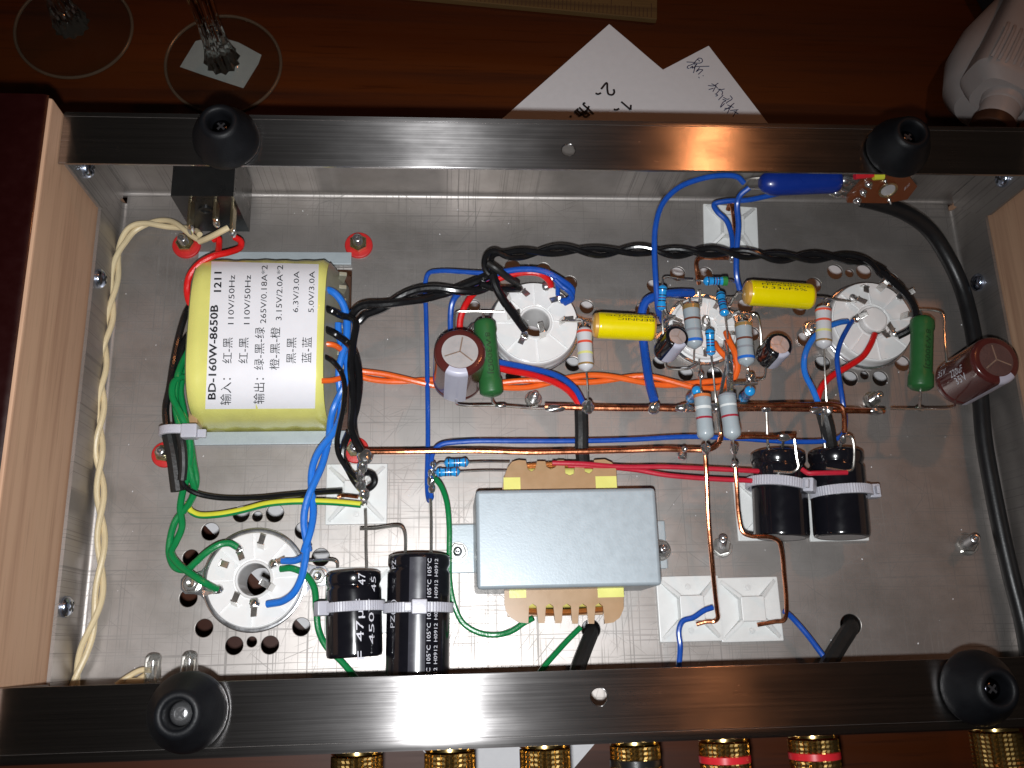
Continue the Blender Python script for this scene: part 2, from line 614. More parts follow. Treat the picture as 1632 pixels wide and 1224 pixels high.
        if parent is not None:
            o.parent = parent
            o['_o'] = off[:]
        else:
            o.location = off * MM
            o['_o'] = off[:]
        return o


LABELS = set()


def tag(o, label=None, cat=None, group=None, kind=None):
    if label:
        o['label'] = label
        if cat:
            LABELS.add(label)
    if cat:
        o['category'] = cat
    if group:
        o['group'] = group
    if kind:
        o['kind'] = kind
    return o


def thing(name, label, cat, loc, group=None):
    o = bpy.data.objects.new(name, None)
    o.empty_display_size = .005
    o.location = Vector(loc) * MM
    o['_o'] = Vector(loc)[:]
    sc.collection.objects.link(o)
    return tag(o, label, cat, group)


def wire(name, label, cat, px, w, m, group=None, seg=10, n=8, jitter=0):
    """px: list of (u, v, z); w: width as measured in the photo"""
    mid = px[len(px) // 2]
    r = w / 2 / S(*mid)
    o = MB().tube([P(*p) for p in px], r, seg, n, jitter=jitter).build(name, m)
    return tag(o, label, cat, group)


def twisted(name, label, cat, px, w, m, period, group=None, phase=0.0, ends=None, taper=True):
    """two strands twisted about a centre line; period in mm"""
    mid = px[len(px) // 2]
    r = w / 2 / S(*mid)
    c = smooth_path([P(*p) for p in px], 24)
    fr = frames(c)
    t = thing(name, label, cat, P(*px[0]), group)
    d = 0.0
    rows = [[], []]
    wob = random.uniform(0, 6)
    for i, p in enumerate(c):
        if i:
            d += (c[i] - c[i - 1]).length
        a = phase + 2 * math.pi * d / period + .35 * math.sin(d / period * 1.7 + wob)
        T, N, B = fr[i]
        off = (N * math.cos(a) * .9 + B * math.sin(a) * 1.2) * r
        rows[0].append(p + off)
        rows[1].append(p - off)
    for k in range(2):
        pts = rows[k]
        e = (ends or {}).get(k)
        if e:
            pts = [P(*q) for q in e.get('a', [])] + pts + [P(*q) for q in e.get('b', [])]
            if e.get('a'):
                na = len(e['a'])
                pts = smooth_path(pts[:na] + pts[na::6][:2], 8)[:-8] + pts[na + 6:] if False else pts
        MB().tube(pts, r, 10, smooth=False).build('strand', m, t)
    return t


def text2d(s, size=1.0, align='LEFT', bold=0.0):
    cu = bpy.data.curves.new('txt', 'FONT')
    cu.body = s
    cu.size = size
    cu.resolution_u = 2
    cu.offset = bold
    cu.align_x = align
    ob = bpy.data.objects.new('txt', cu)
    sc.collection.objects.link(ob)
    dg = bpy.context.evaluated_depsgraph_get()
    me = bpy.data.meshes.new_from_object(ob.evaluated_get(dg))
    vs = [v.co.copy() for v in me.vertices]
    fs = [tuple(p.vertices) for p in me.polygons]
    bpy.data.objects.remove(ob)
    bpy.data.curves.remove(cu)
    bpy.data.meshes.remove(me)
    return vs, fs


def text_map(s, fn, size=1.0, bold=0.0):
    """fn(a, b) maps unit text coordinates (a along 0..1 of the run, b height in cap heights) to world mm"""
    vs, fs = text2d(s, 1.0, bold=bold)
    if not vs:
        return MB()
    x0 = min(v.x for v in vs)
    x1 = max(v.x for v in vs)
    mb = MB()
    mb.add([fn((v.x - x0) / (x1 - x0), v.y / .72) for v in vs], fs)
    return mb


# ------------------------------------------------------------------ the table and what lies on it
TZ = -80.0
W, H, D, FW = 303.8, 49.9, 182.8, 18.3

mb = MB()
mb.prism([(-700, -600), (900, -600), (900, 700), (-700, 700)], TZ - 30, TZ)
tb = tag(mb.build('table', 'table'), 'glossy dark reddish-brown wooden table top', kind='structure')

# A4 sheets
A = P(970, 42, TZ)
dl = (P(192, 728, TZ) - A).normalized()
dr = Vector((-dl.y, dl.x, 0))
if (A + dr * 10 - P(1150, 178, TZ)).length > (A - dr * 10 - P(1150, 178, TZ)).length:
    dr = -dr


def sheet(name, label, apex, d1, d2, l1, l2, z, curl=1.0):
    nx, ny = 16, 16
    vs, fs = [], []
    for j in range(2):
        for a in range(nx + 1):
            for b in range(ny + 1):
                s_, t_ = a / nx, b / ny
                h = curl * (.25 * math.sin(s_ * 3 + 1) * math.sin(t_ * 2.2 + .3) + .25)
                if s_ < .12 and t_ < .12:
                    h += curl * 1.5 * ((.12 - s_) + (.12 - t_))
                vs.append(apex + d1 * l1 * s_ + d2 * l2 * t_ + Vector((0, 0, z + h + (.12 if j == 0 else 0))))
    k = (nx + 1) * (ny + 1)
    for a in range(nx):
        for b in range(ny):
            i = a * (ny + 1) + b
            fs.append((i, i + 1, i + ny + 2, i + ny + 1))
            fs.append((k + i, k + i + ny + 1, k + i + ny + 2, k + i + 1))
    rim = [a * (ny + 1) for a in range(nx + 1)] + [nx * (ny + 1) + b for b in range(1, ny + 1)] + \
          [a * (ny + 1) + ny for a in range(nx - 1, -1, -1)] + [b for b in range(ny - 1, 0, -1)]
    for q in range(len(rim)):
        i, j = rim[q], rim[(q + 1) % len(rim)]
        fs.append((i, k + i, k + j, j))
    o = MB().add([Vector((v.x, v.y, v.z - 0)) for v in vs], fs)
    return o


a0 = Vector((A.x, A.y, 0))
sh = sheet('x', '', a0, dl, dr, 297, 216, TZ + .9).build('paper_sheet', 'paper')
tag(sh, 'white paper sheet with large handwritten 1 and 2, lying under the metal chassis', 'paper')
B0 = P(1129, 74, TZ)
B1 = P(1218, 190, TZ)
B2 = P(1065, 107, TZ)
d2 = (B1 - B0).normalized()
d1 = Vector((d2.y, -d2.x, 0))
if (B0 + d1 * 10 - B2).length > (B0 - d1 * 10 - B2).length:
    d1 = -d1
sh2 = sheet('x', '', Vector((B0.x, B0.y, 0)), d1, d2, 150, 250, TZ + .2, .3).build('paper_note', 'paper')
tag(sh2, 'white paper note with small blue pen handwriting, partly under the larger sheet', 'paper')


def strokes(parent, name, segs, w, m, z, label):
    mb = MB()
    for st in segs:
        mb.ribbon([P(u, v, z) for u, v in st], w)
    o = mb.build(name, m, parent)
    o['label'] = label
    return o


big = [[(958, 142), (967, 132), (968, 143), (970, 150), (976, 151), (979, 147), (978, 142)],
       [(949, 148.5), (953, 150), (958, 148)],
       [(990, 162), (997, 168), (1005, 175)], [(1005, 175), (1005.5, 167)], [(978, 174), (982, 175), (987, 173)],
       [(929, 165), (931, 168), (937, 173), (946, 182)], [(929, 165), (933, 164)], [(939, 169), (934, 178), (929, 183)],
       [(923, 171), (928, 176), (935, 182)], [(916, 178), (922, 173)], [(916, 178), (924, 185)], [(920, 176), (928, 183)],
       [(924, 185), (930, 178)], [(926, 179), (933, 186), (939, 183)], [(932, 176), (940, 184)], [(910, 184), (909, 187)]]
strokes(sh, 'handwriting', big, 1.0, 'ink', TZ + 1.75, 'black handwritten 2, 1 and the character 指')


def q8(*pts):
    return [(1060 + x / 9.067, 70 + y / 9.067) for x, y in pts]


note = [q8((490, 200), (440, 250), (430, 270), (510, 275), (540, 250), (525, 210), (480, 205)), q8((470, 225), (495, 240), (490, 255)),
        q8((310, 260), (400, 265), (430, 270), (380, 300), (330, 320), (320, 345), (350, 355)), q8((400, 290), (460, 295), (430, 320), (640, 322)),
        q8((360, 350), (400, 320), (390, 350), (430, 330), (420, 360)), q8((440, 310), (410, 420)), q8((500, 340), (450, 400), (500, 370), (545, 375), (520, 400), (480, 440)),
        q8((485, 475), (495, 495)), q8((545, 455), (555, 465)),
        q8((620, 600), (700, 605), (770, 565)), q8((670, 575), (720, 600), (760, 640)), q8((740, 600), (690, 690)), q8((630, 660), (700, 640)),
        q8((760, 650), (810, 660), (860, 650)), q8((800, 650), (740, 720)), q8((800, 670), (830, 690), (820, 740)), q8((720, 720), (760, 740), (730, 755)),
        q8((840, 740), (770, 810)), q8((840, 770), (900, 800), (930, 790)), q8((940, 745), (970, 790), (900, 840), (880, 860)), q8((830, 800), (880, 820), (840, 840), (800, 915), (860, 860)),
        q8((900, 880), (990, 920)), q8((1000, 855), (920, 920), (850, 960)), q8((860, 930), (930, 935)), q8((960, 880), (900, 1000)), q8((940, 960), (1060, 950)),
        q8((1040, 950), (980, 1050)), q8((990, 970), (1060, 1010))]
strokes(sh2, 'handwriting', note, .42, 'penink', TZ + .75, 'blue pen handwriting in Chinese')

# bamboo ruler at the top edge
rl0 = P(640, 0, TZ)
rl1 = P(1045, 38, TZ)
rx = (rl1 - rl0).normalized()
ry = Vector((-rx.y, rx.x, 0))
ru = thing('wooden_ruler', 'old brown bamboo ruler with printed characters, crossing the top edge', 'ruler', rl1)
MB().box(rl1 - rx * 100 + ry * 14 + Vector((0, 0, 1.8)), (200, 28, 3.4), .5, X=rx, Y=ry).build('blade', 'ruler', ru)
mb = MB()
for i in range(60):
    p = rl1 - rx * (3 + i * 2.0) + Vector((0, 0, 3.56))
    ln = 9 if i % 5 == 0 else 6
    mb.ribbon([p + ry * .6, p + ry * ln], .35, smooth=False)
tk = mb.build('tick_marks', 'rulerink', ru)
org = rl1 - rx * 28 + ry * 11
MB_ = text_map('有限公司', lambda a, b: org + rx * (a * 22) + ry * (b * 4.2) + Vector((0, 0, 3.57)))
MB_.build('printed_text', 'rulerink', ru)


# wine glasses
def wine_glass(u, v, label):
    b = P(u, v, TZ)
    t = thing('wine_glass', label, 'wine glass', b, 'wine glasses standing behind the chassis')
    MB().lathe([(26.6, .3), (26.9, .9), (26.6, 1.5), (20, 2.0), (11, 3.2), (6.5, 5.5), (5.0, 9), (4.4, 10), (.5, 10), (.5, .6)], b, seg=64, closed=True).build('foot', 'thinglass', t)
    MB().lathe([(26.4 + .75 * math.cos(q), 1.0 + .75 * math.sin(q)) for q in [i * math.pi / 4 for i in range(8)]], b, seg=72, closed=True).build('foot_rim', 'rimglint', t)
    # cut stem with facets
    st = MB()
    prof = [(8.6, 4.3), (7.9, 6), (7.0, 9), (6.2, 13), (5.6, 17), (5.3, 22), (5.1, 29), (5.0, 36), (5.2, 43), (5.6, 50), (7.5, 62), (9.5, 66)]
    rg = []
    for r_, h_ in prof:
        rg.append([b + Vector((math.cos(math.pi * k / 12), math.sin(math.pi * k / 12), 0)) * (r_ * (1.0 if k % 2 else .84)) + Vector((0, 0, h_)) for k in range(24)])
    st.loft(rg)
    st.build('stem', 'glass', t, angle=10)
    bowl = [(4, 66), (16, 70), (27, 80), (33, 96), (34, 115), (31, 140), (29, 155), (28, 155), (30, 139), (32.8, 115), (31.8, 97), (26, 82), (15, 72), (4, 68.5)]
    MB().lathe(bowl, b, seg=48, closed=True).build('bowl', 'thinglass', t)
    return t, b


wine_glass(119, 48, 'clear cut-stem wine glass at the top left corner, foot on bare table')
g2, b2 = wine_glass(357, 104, 'clear cut-stem wine glass standing over a small translucent square')
mb = MB()
cs = [P(u, v, TZ) for u, v in ((287, 107), (312, 66), (345, 58), (380, 68), (417, 88), (412, 102), (388, 141), (330, 122))]
mb.prism([(c.x, c.y) for c in cs], TZ + .1, TZ + .28)
tag(mb.build('plastic_square', 'frost'), 'small crumpled translucent plastic square beneath the wine glass foot', 'plastic piece')

# white bottle at the right
bt = thing('plastic_bottle', 'white plastic bottle with ribbed shoulder and round neck, at the top right', 'bottle', P(1600, 60, TZ))
n0 = P(1592, 178, -38)
up = (P(1665, 10, -38) - n0).normalized()
MB().lathe([(7.5, -6), (8.2, -4), (8.2, 2), (9.0, 3), (9.5, 8)], n0, up, 32).build('neck', 'bottle', bt)
sd = Vector((up.y, -up.x, 0))
rings = []
NR = 30
for h, wd, th in ((6, 13, 11), (10, 17, 13), (13, 19.5, 14), (30, 18.5, 14), (33, 18.2, 13.4), (80, 16.5, 12), (86, 14, 9)):
    r_ = []
    for k in range(NR * 2):
        q = math.pi * k / NR
        cx, cz = math.cos(q), math.sin(q)
        e = .55
        r_.append(n0 + up * h + sd * (wd * math.copysign(abs(cx) ** e, cx)) + Vector((0, 0, th * math.copysign(abs(cz) ** e, cz))))
    rings.append(r_)
MB().loft(rings).build('body', 'bottle', bt)
mb = MB()
for i in range(11):
    o_ = sd * (-16 + i * 3.2)
    mb.tube([n0 + up * 12.5 + o_ + Vector((0, 0, 12.8)), n0 + up * 15 + o_ + Vector((0, 0, 14.0)), n0 + up * 29 + o_ * .96 + Vector((0, 0, 13.8)), n0 + up * 33 + o_ * .95 + Vector((0, 0, 12.6))], .85, 8)
mb.build('shoulder_rib', 'bottle', bt)
mb = MB()
cc = P(1588, 90, -60)
prof = [(0.1, -34), (14, -31), (22, -22), (26, -8), (24, 8), (17, 24), (10, 40), (5, 60), (.1, 62)]
mb.lathe(prof, cc + up * 2, -up + Vector((0, 0, -.0)), 40)
mb.v = [v for v in mb.v]
mb2 = MB()
mb2.lathe([(.1, -26), (12, -24), (20, -16), (24, -2), (23, 14), (18, 32), (12, 52), (6, 66), (.1, 70)], P(1590, 118, -62), up, 40)
mb2.build('rear_bulge', 'bottle', bt)
MB().lathe([(8.6, -12), (9.2, -11), (9.2, -7), (8, -6)], n0, up, 32).build('reflection_ring', 'core', bt)  # brown ring stands in for an orange-brown reflection at the neck
dk = P(1565, 12, TZ)
tag(MB().box(dk + Vector((8, 8, 12)), (26, 34, 24), 4, X=(1, .3, 0)).build('black_case', 'darkobj'), 'small black case on the table behind the white bottle', 'case')

# ------------------------------------------------------------------ the chassis
ch = thing('metal_chassis', 'upside-down open steel amplifier chassis with brushed flanges and drilled plate', 'chassis', (W / 2, -D / 2, -1))


def plate_from_curve(name, outer, holes, z0, z1, m, parent, uv=False, circ=20):
    cu = bpy.data.curves.new('c', 'CURVE')
    cu.dimensions = '2D'
    cu.fill_mode = 'BOTH'
    for poly in [outer] + holes:
        sp = cu.splines.new('POLY')
        sp.points.add(len(poly) - 1)
        for i, p in enumerate(poly):
            sp.points[i].co = (p[0], p[1], 0, 1)
        sp.use_cyclic_u = True
    bv = .18
    cu.extrude = (z1 - z0) / 2 - bv
    cu.bevel_depth = bv
    cu.offset = -bv
    cu.bevel_resolution = 1
    ob = bpy.data.objects.new('c', cu)
    sc.collection.objects.link(ob)
    dg = bpy.context.evaluated_depsgraph_get()
    me = bpy.data.meshes.new_from_object(ob.evaluated_get(dg))
    mb = MB()
    mb.add([Vector((v.co.x, v.co.y, v.co.z + (z0 + z1) / 2)) for v in me.vertices], [tuple(p.vertices) for p in me.polygons])
    bpy.data.objects.remove(ob)
    bpy.data.curves.remove(cu)
    bm = bmesh.new()
    vv = [bm.verts.new(v) for v in mb.v]
    for f in mb.f:
        try:
            bm.faces.new([vv[i] for i in f])
        except ValueError:
            pass
    bmesh.ops.remove_doubles(bm, verts=bm.verts, dist=.002)
    bm.verts.index_update()
    mb = MB()
    mb.add([v.co.copy() for v in bm.verts], [tuple(v.index for v in f.verts) for f in bm.faces])
    bm.free()
    return mb.build(name, m, parent, angle=20, uv=uv)


def circle(c, r, n=28):
    return [(c[0] + r * math.cos(2 * math.pi * k / n), c[1] + r * math.sin(2 * math.pi * k / n)) for k in range(n)]


SOCK = {'rect': (53.6, -135.9), 'left': (143.0, -53.4), 'right': (260.6, -53.0), 'noval': (202.5, -53.5)}
holes = []
for k, rr in (('rect', 12.6), ('left', 12.6), ('right', 12.6), ('noval', 10.0)):
    holes.append(circle(SOCK[k], rr, 40))
hp = [(335, 847, 14), (304, 889, 13), (300, 953, 14), (325, 1001, 14), (373, 1029, 14), (401, 1023, 8), (430, 1028, 14), (480, 999, 14),
      (384, 819, 13), (410, 823, 8), (438, 818, 14), (484, 845, 14), (511, 888, 14),
      (817, 424, 12), (866, 430, 12), (908, 451, 12), (935, 489, 11), (913, 580, 12), (873, 603, 12), (818, 600, 12), (842, 427, 6),
      (745, 600, 11), (755, 487, 10),
      (1331, 433, 12.5), (1354, 435, 7), (1377, 433, 12.5), (1297, 454, 12.5), (1274, 492, 11), (1283, 540, 12), (1311, 579, 12.5), (1355, 603, 12.5),
      (1378, 598, 7), (1403, 603, 12.5), (1438, 579, 12.5), (1450, 536, 12), (1420, 446, 12),
      (1080, 436, 12), (1124, 437, 12), (1042, 455, 11), (1024, 493, 11.5), (1052, 577, 11.5), (1093, 595, 12), (1139, 597, 12.5), (1172, 575, 11),
      (1188, 487, 12), (1199, 532, 11)]
for u, v, r in hp:
    c = P(u, v, 0)
    if any((Vector((c.x, c.y)) - Vector(SOCK[k])).length < rr + r / S(u, v) + .8 for k, rr in (('rect', 12.6), ('left', 12.6), ('right', 12.6), ('noval', 10.0))):
        continue
    holes.append(circle((c.x, c.y), r / S(u, v)))
for u, v, r in ((1356, 996, 17), (942, 1003, 15)):
    c = P(u, v, 0)
    holes.append(circle((c.x, c.y), r / S(u, v)))
holes.append([(30, -30), (80.6, -30), (80.6, -88), (30, -88)])
plate_from_curve('base_plate', [(2.2, -2.6), (W - 2.2, -2.6), (W - 2.2, -D + 2.6), (2.2, -D + 2.6)], holes, -1, 0, 'steel', ch)


def bent(y_sign_far, name):
    """folded long wall: lower bend, wall, upper bend (profile in y, z)"""
    def Y(y):
        return y if y_sign_far else -D - y
    inner, outer = [], []
    R = 1.6
    inner.append((-2.6, 0))
    outer.append((-2.6, -1))
    for k in range(7):
        q = math.pi / 2 * k / 6
        inner.append((-1 - R + R * math.sin(q), R - R * math.cos(q)))
        outer.append((-1 - R + (R + 1) * math.sin(q), R - (R + 1) * math.cos(q)))
    for k in range(7):
        q = math.pi / 2 * k / 6
        inner.append((-1 - R + R * math.cos(q), H - 1 - R + R * math.sin(q)))
        outer.append((-1 - R + (R + 1) * math.cos(q), H - 1 - R + (R + 1) * math.sin(q)))
    prof = inner + outer[::-1]
    mb = MB()
    mb.extrude_profile([(0.2, Y(y), z) for y, z in prof], (W - .4, 0, 0))
    mb.build(name, 'brushed' if False else 'steel', ch)


bent(True, 'long_wall')
bent(False, 'long_wall')
hf = P(906, 239, H)
hn = P(955, 1111, H)
o = plate_from_curve('brushed_flange', [(-.3, -2.6), (W + .3, -2.6), (W + .3, -FW), (-.3, -FW)], [circle((hf.x, hf.y), 10.5 / S(906, 239, H))], H - 1, H, 'brushed', ch, uv=True)
o = plate_from_curve('brushed_flange', [(-.3, -D + FW), (W + .3, -D + FW), (W + .3, -D + 2.6), (-.3, -D + 2.6)], [circle((hn.x, hn.y), 13.5 / S(955, 1111, H))], H - 1, H, 'brushed', ch, uv=True)
# rolled outer edge of the flanges (brushed side continues around the bend)
for yy, s_ in ((-2.6, 1), (-D + 2.6, -1)):
    mb = MB()
    pr = [(yy + s_ * 2.62 * math.sin(math.pi / 2 * k / 8), H - 2.6 + 2.62 * math.cos(math.pi / 2 * k / 8)) for k in range(9)]
    pr += [(yy + s_ * 2.62, -1)]
    pr2 = [(y + s_ * .04, z) for y, z in pr]
    pr_in = [(yy + s_ * 2.61, -1)] + [(yy + s_ * 2.6 * math.sin(math.pi / 2 * k / 8), H - 2.62 + 2.6 * math.cos(math.pi / 2 * k / 8)) for k in range(8, -1, -1)]
    mb.extrude_profile([(-.3, y, z) for y, z in pr2 + pr_in], (W + .6, 0, 0))
    mb.build('outer_skin', 'brushed', ch, uv=True, angle=60)

# low side walls with corner tabs
HS = 18.2
for x0, sgn in ((0.0, 1), (W, -1)):
    mb = MB()
    R = 1.6
    pr = [(x0 + sgn * 2.6, 0)] + [(x0 + sgn * (1 + R - R * math.sin(q)), R - R * math.cos(q)) for q in [math.pi / 2 * k / 6 for k in range(7)]]
    pr += [(x0 + sgn * 1, HS), (x0, HS)]
    pr += [(x0 + sgn * (1 + R - (R + 1) * math.sin(q)), R - (R + 1) * math.cos(q)) for q in [math.pi / 2 * k / 6 for k in range(6, -1, -1)]]
    mb.extrude_profile([(x, -5.5, z) for x, z in pr], (0, -(D - 11), 0))
    mb.build('side_wall', 'steel', ch)
    for far in (True, False):
        yy = (lambda y: y) if far else (lambda y: -D - y)
        poly = [(-1.2, 3.0), (-5.0, 3.2), (-16.9, 18.6), (-18.2, 22), (-18.2, H - 1.1), (-1.2, H - 1.1)]
        mb = MB()
        mb.extrude_profile([(x0 + sgn * 1.05, yy(y), z) for y, z in poly], (sgn * .9, 0, 0))
        mb.build('corner_tab', 'steel', ch)

# wooden cheeks
for x0, sgn, lab in ((-.6, -1, 'left wooden end cheek of bare pine with dark red lacquered top'),
                     (W + .6, 1, 'right wooden end cheek of bare pine beside the black cable')):
    t = thing('wooden_cheek', lab, 'wooden cheek', (x0 + sgn * 9, -D / 2, -24), 'wooden end cheeks of the chassis')
    MB().box((x0 + sgn * 9.3, -D / 2, 16.6), (18.6, D - 2, 81.3), 1.0).build('wood_core', 'cheekwood', t)
    mb = MB()
    # lacquer skin over the top and the outer face
    pr = [(x0 + sgn * 1.0, 57.4), (x0 + sgn * 2.4, 58.2), (x0 + sgn * 16.8, 58.2), (x0 + sgn * 19.3, 55.8), (x0 + sgn * 19.3, -24),
          (x0 + sgn * 18.5, -24), (x0 + sgn * 18.5, 55.1), (x0 + sgn * 16.4, 57.0), (x0 + sgn * 1.2, 57.0)]
    mb.extrude_profile([(x, -.7, z) for x, z in pr], (0, -(D - 1.4), 0))
    mb.build('lacquer_skin', 'lacquer', t, angle=60)


# screws in the side walls
def cross_slots(mb, c, ax, r, h):
    ax = Vector(ax).normalized()
    a = ax.orthogonal().normalized()
    b = ax.cross(a)
    mb.box(Vector(c) + ax * h, (r * 1.3, r * .28, .3), 0, X=a, Y=b)
    mb.box(Vector(c) + ax * (h + .02), (r * .28, r * 1.3, .3), 0, X=a, Y=b)


def wall_screw(u, v, x, ax, label):
    p = PX(u, v, x)
    t = thing('wall_screw', label, 'screw', p, 'zinc screws through the chassis side walls')
    MB().lathe([(3.1, 0), (3.2, .5), (2.9, 1.3), (2.1, 1.9), (.9, 2.1)], p, ax, 24).build('screw_head', 'bluescrew', t)
    mb = MB()
    cross_slots(mb, p, ax, 2.6, 2.02)
    mb.build('cross_recess', 'darkobj', t)


wall_screw(157, 444, 1.0, (1, 0, 0), 'blue zinc screw in the left wall beside the cream pair, upper one')
wall_screw(103, 967, 1.0, (1, 0, 0), 'blue zinc screw in the left wall near the bottom left flange')
wall_screw(137, 268, 1.95, (1, 0, 0), 'blue zinc screw in the top left corner tab')
wall_screw(1560, 450, W - 1.0, (-1, 0, 0), 'blue zinc screw in the right wall beside the thick black cable')
wall_screw(1600, 284, W - 1.95, (-1, 0, 0), 'blue zinc screw in the top right corner tab')

# rubber feet
for (x, y), lab, sil in (((48, -10.5), 'black rubber foot on the top flange above the black socket block', 0),
                         ((255.3, -10.5), 'black rubber foot on the top flange above the brown circuit board', 0),
                         ((48, -171.5), 'black rubber foot on the bottom flange with shiny cross-head screw', 1),
                         ((253.0, -172.0), 'black rubber foot on the bottom flange in the bottom right corner', 0)):
    c = Vector((x, y, H))
    t = thing('rubber_foot', lab, 'rubber foot', c, 'rubber feet on the chassis flanges')
    MB().lathe([(10.2, .05), (10.9, .6), (11.0, 2.0), (10.5, 4.0), (9.3, 6.4), (7.7, 8.8), (6.7, 10.6), (5.9, 11.6), (4.8, 11.8), (4.0, 11.3), (3.6, 10.0), (3.4, 4.5), (.5, 4.2)], c, seg=56, fr=.89).build('rubber_body', 'rubber', t, angle=60)
    MB().lathe([(3.2, 4.3), (3.3, 6.4), (3.0, 7.5), (2.1, 8.3), (1, 8.5)], c, seg=28, fr=.9).build('screw_head', 'screw' if sil else 'darkscrew', t)
    mb = MB()
    cross_slots(mb, c, (0, 0, 1), 2.1, 8.4)
    mb.build('cross_recess', 'darkobj', t)


# ------------------------------------------------------------------ bolts
def hexnut(mb, c, ax, r, h, hole=None, rot=0.0):
    ax = Vector(ax).normalized()
    a = ax.orthogonal().normalized()
    a = Quaternion(ax, rot) @ a
    mb.lathe([(r * .9, 0), (r, h * .12), (r, h * .86), (r * .9, h)], c, ax, 6, ref=a)


def bolt(name, label, cat, u, v, r_out, kind, z=0, ax=(0, 0, 1), group=None, hgt=5, rot=.3, flat_r=None):
    """kind 'red': red fibre washer + yellow nut; 'plain': nut and stud"""
    s_ = S(u, v, z)
    c = P(u, v, z)
    ax = Vector(ax).normalized()
    t = thing(name, label, cat, c, group)
    r = r_out / s_
    if kind == 'red':
        MB().lathe([(r, .05), (r * 1.0, .8), (r * .93, 1.1), (r * .3, 1.15)], c, ax, 36).build('red_washer', 'redfibre', t, angle=50)
        mb = MB()
        hexnut(mb, c + ax * 1.2, ax, r * .66, 2.2, rot=rot)
        mb.build('nut', 'brassnut', t)
        b0, rs = 3.4, r * .34
    else:
        MB().lathe([(r, .05), (r, .45), (r * .97, .55), (r * .4, .55)], c, ax, 36).build('washer', 'nut', t)
        mb = MB()
        hexnut(mb, c + ax * .6, ax, r * .86, 2.2, rot=rot)
        mb.build('nut', 'nut', t)
        b0, rs = 2.8, r * .42
    mb = MB()
    pr = [(rs, 0)]
    for k in range(int(hgt / .5)):
        pr += [(rs, .5 * k + .2), (rs * .9, .5 * k + .45)]
    pr += [(rs * .85, hgt), (rs * .5, hgt + .2), (.1, hgt - .1)]
    mb.lathe(pr, c + ax * (b0 - .6), ax, 20)
    mb.build('threaded_stud', 'screw', t, angle=60)
    return t


bolt('transformer_bolt', 'bolt and yellow nut on red washer at the upper left corner of the taped transformer', 'bolt', 298, 392, 22, 'red', 0, group='red-washered transformer bolts', hgt=4)
bolt('transformer_bolt', 'bolt and yellow nut on red washer at the upper right corner of the taped transformer', 'bolt', 572, 392, 22, 'red', 0, group='red-washered transformer bolts', hgt=4, rot=.8)
bolt('transformer_bolt', 'bolt on red washer partly under the black sleeve, lower left of the taped transformer', 'bolt', 264, 725, 21, 'red', 0, group='red-washered transformer bolts', hgt=4, rot=.1)
bolt('transformer_bolt', 'bolt on red washer behind the black wires, lower right of the taped transformer', 'bolt', 567, 718, 21, 'red', 0, group='red-washered transformer bolts', hgt=4)
bolt('nut_bolt', 'steel nut and bolt above the left end of the copper bus wire', 'bolt', 850, 637, 14, 'plain', 0, group='small steel nuts and bolts on the plate', hgt=5)
bolt('nut_bolt', 'steel nut and bolt by the right end of the copper bus wire', 'bolt', 1388, 638, 14, 'plain', 0, group='small steel nuts and bolts on the plate', hgt=5, rot=.7)
bolt('long_bolt', 'leaning long steel bolt with nut crossed by a copper wire', 'bolt', 1150, 872, 17, 'plain', 0, ax=(-.25, .12, 1), hgt=10, rot=.5)
bolt('long_bolt', 'leaning long steel bolt with nut standing alone on the right of the plate', 'bolt', 1540, 867, 18, 'plain', 0, ax=(-.3, .05, 1), hgt=10, rot=.2)

# ------------------------------------------------------------------ power transformer
pt = thing('power_transformer', 'large power transformer wrapped in yellow tape with a white printed label', 'transformer', (54, -58, -80))
MB().box((55.3, -59, -41.5), (50, 57.4, 76), 1).build('core_shell', 'core', pt)
MB().box((54.4, -26.4, .75), (52.2, 4.6, 1.3), .3).build('mounting_strip', 'bracket', pt)
MB().box((53.6, -90.2, .75), (54.8, 4.4, 1.3), .3).build('mounting_strip', 'bracket', pt)
CY, CA, CH, CN = -59.4, 28.0, 25.0, 3.1


def coil_z(y):
    q = min(1, abs((y - CY) / CA))
    return CH * max(0.0, 1 - q ** CN) ** (1 / CN)


def coil_ring(x, grow=0.0, n=48, zlow=-3):
    ring = []
    for k in range(n + 1):
        q = math.pi * k / n
        cx, sx = math.cos(q), math.sin(q)
        y = CY + (CA + grow) * math.copysign(abs(cx) ** (2 / CN), cx)
        z = (CH + grow) * abs(sx) ** (2 / CN)
        ring.append(Vector((x, y, z)))
    ring.append(Vector((x, CY - (CA + grow), zlow)))
    ring.append(Vector((x, CY + (CA + grow), zlow)))
    return ring


XL, XR = 33.2, 74.8
rings = []
for i in range(25):
    t_ = i / 24
    x = XL + (XR - XL) * t_
    g = -.9 if i in (0, 24) else (.12 * math.sin(i * 1.7) + .1 * math.sin(i * .63))
    rr = coil_ring(x, g)
    for j, v in enumerate(rr):
        if v.z > 3 and 0 < i < 24:
            v.z += .14 * math.sin(j * .8 + i * .5) * math.sin(i * .4 + 1) + (.35 * max(0, 1 - abs(j - 45 + i * .1)) if j > 41 else 0)
    rings.append(rr)
MB().loft(rings).build('yellow_winding', 'tape', pt, angle=50)
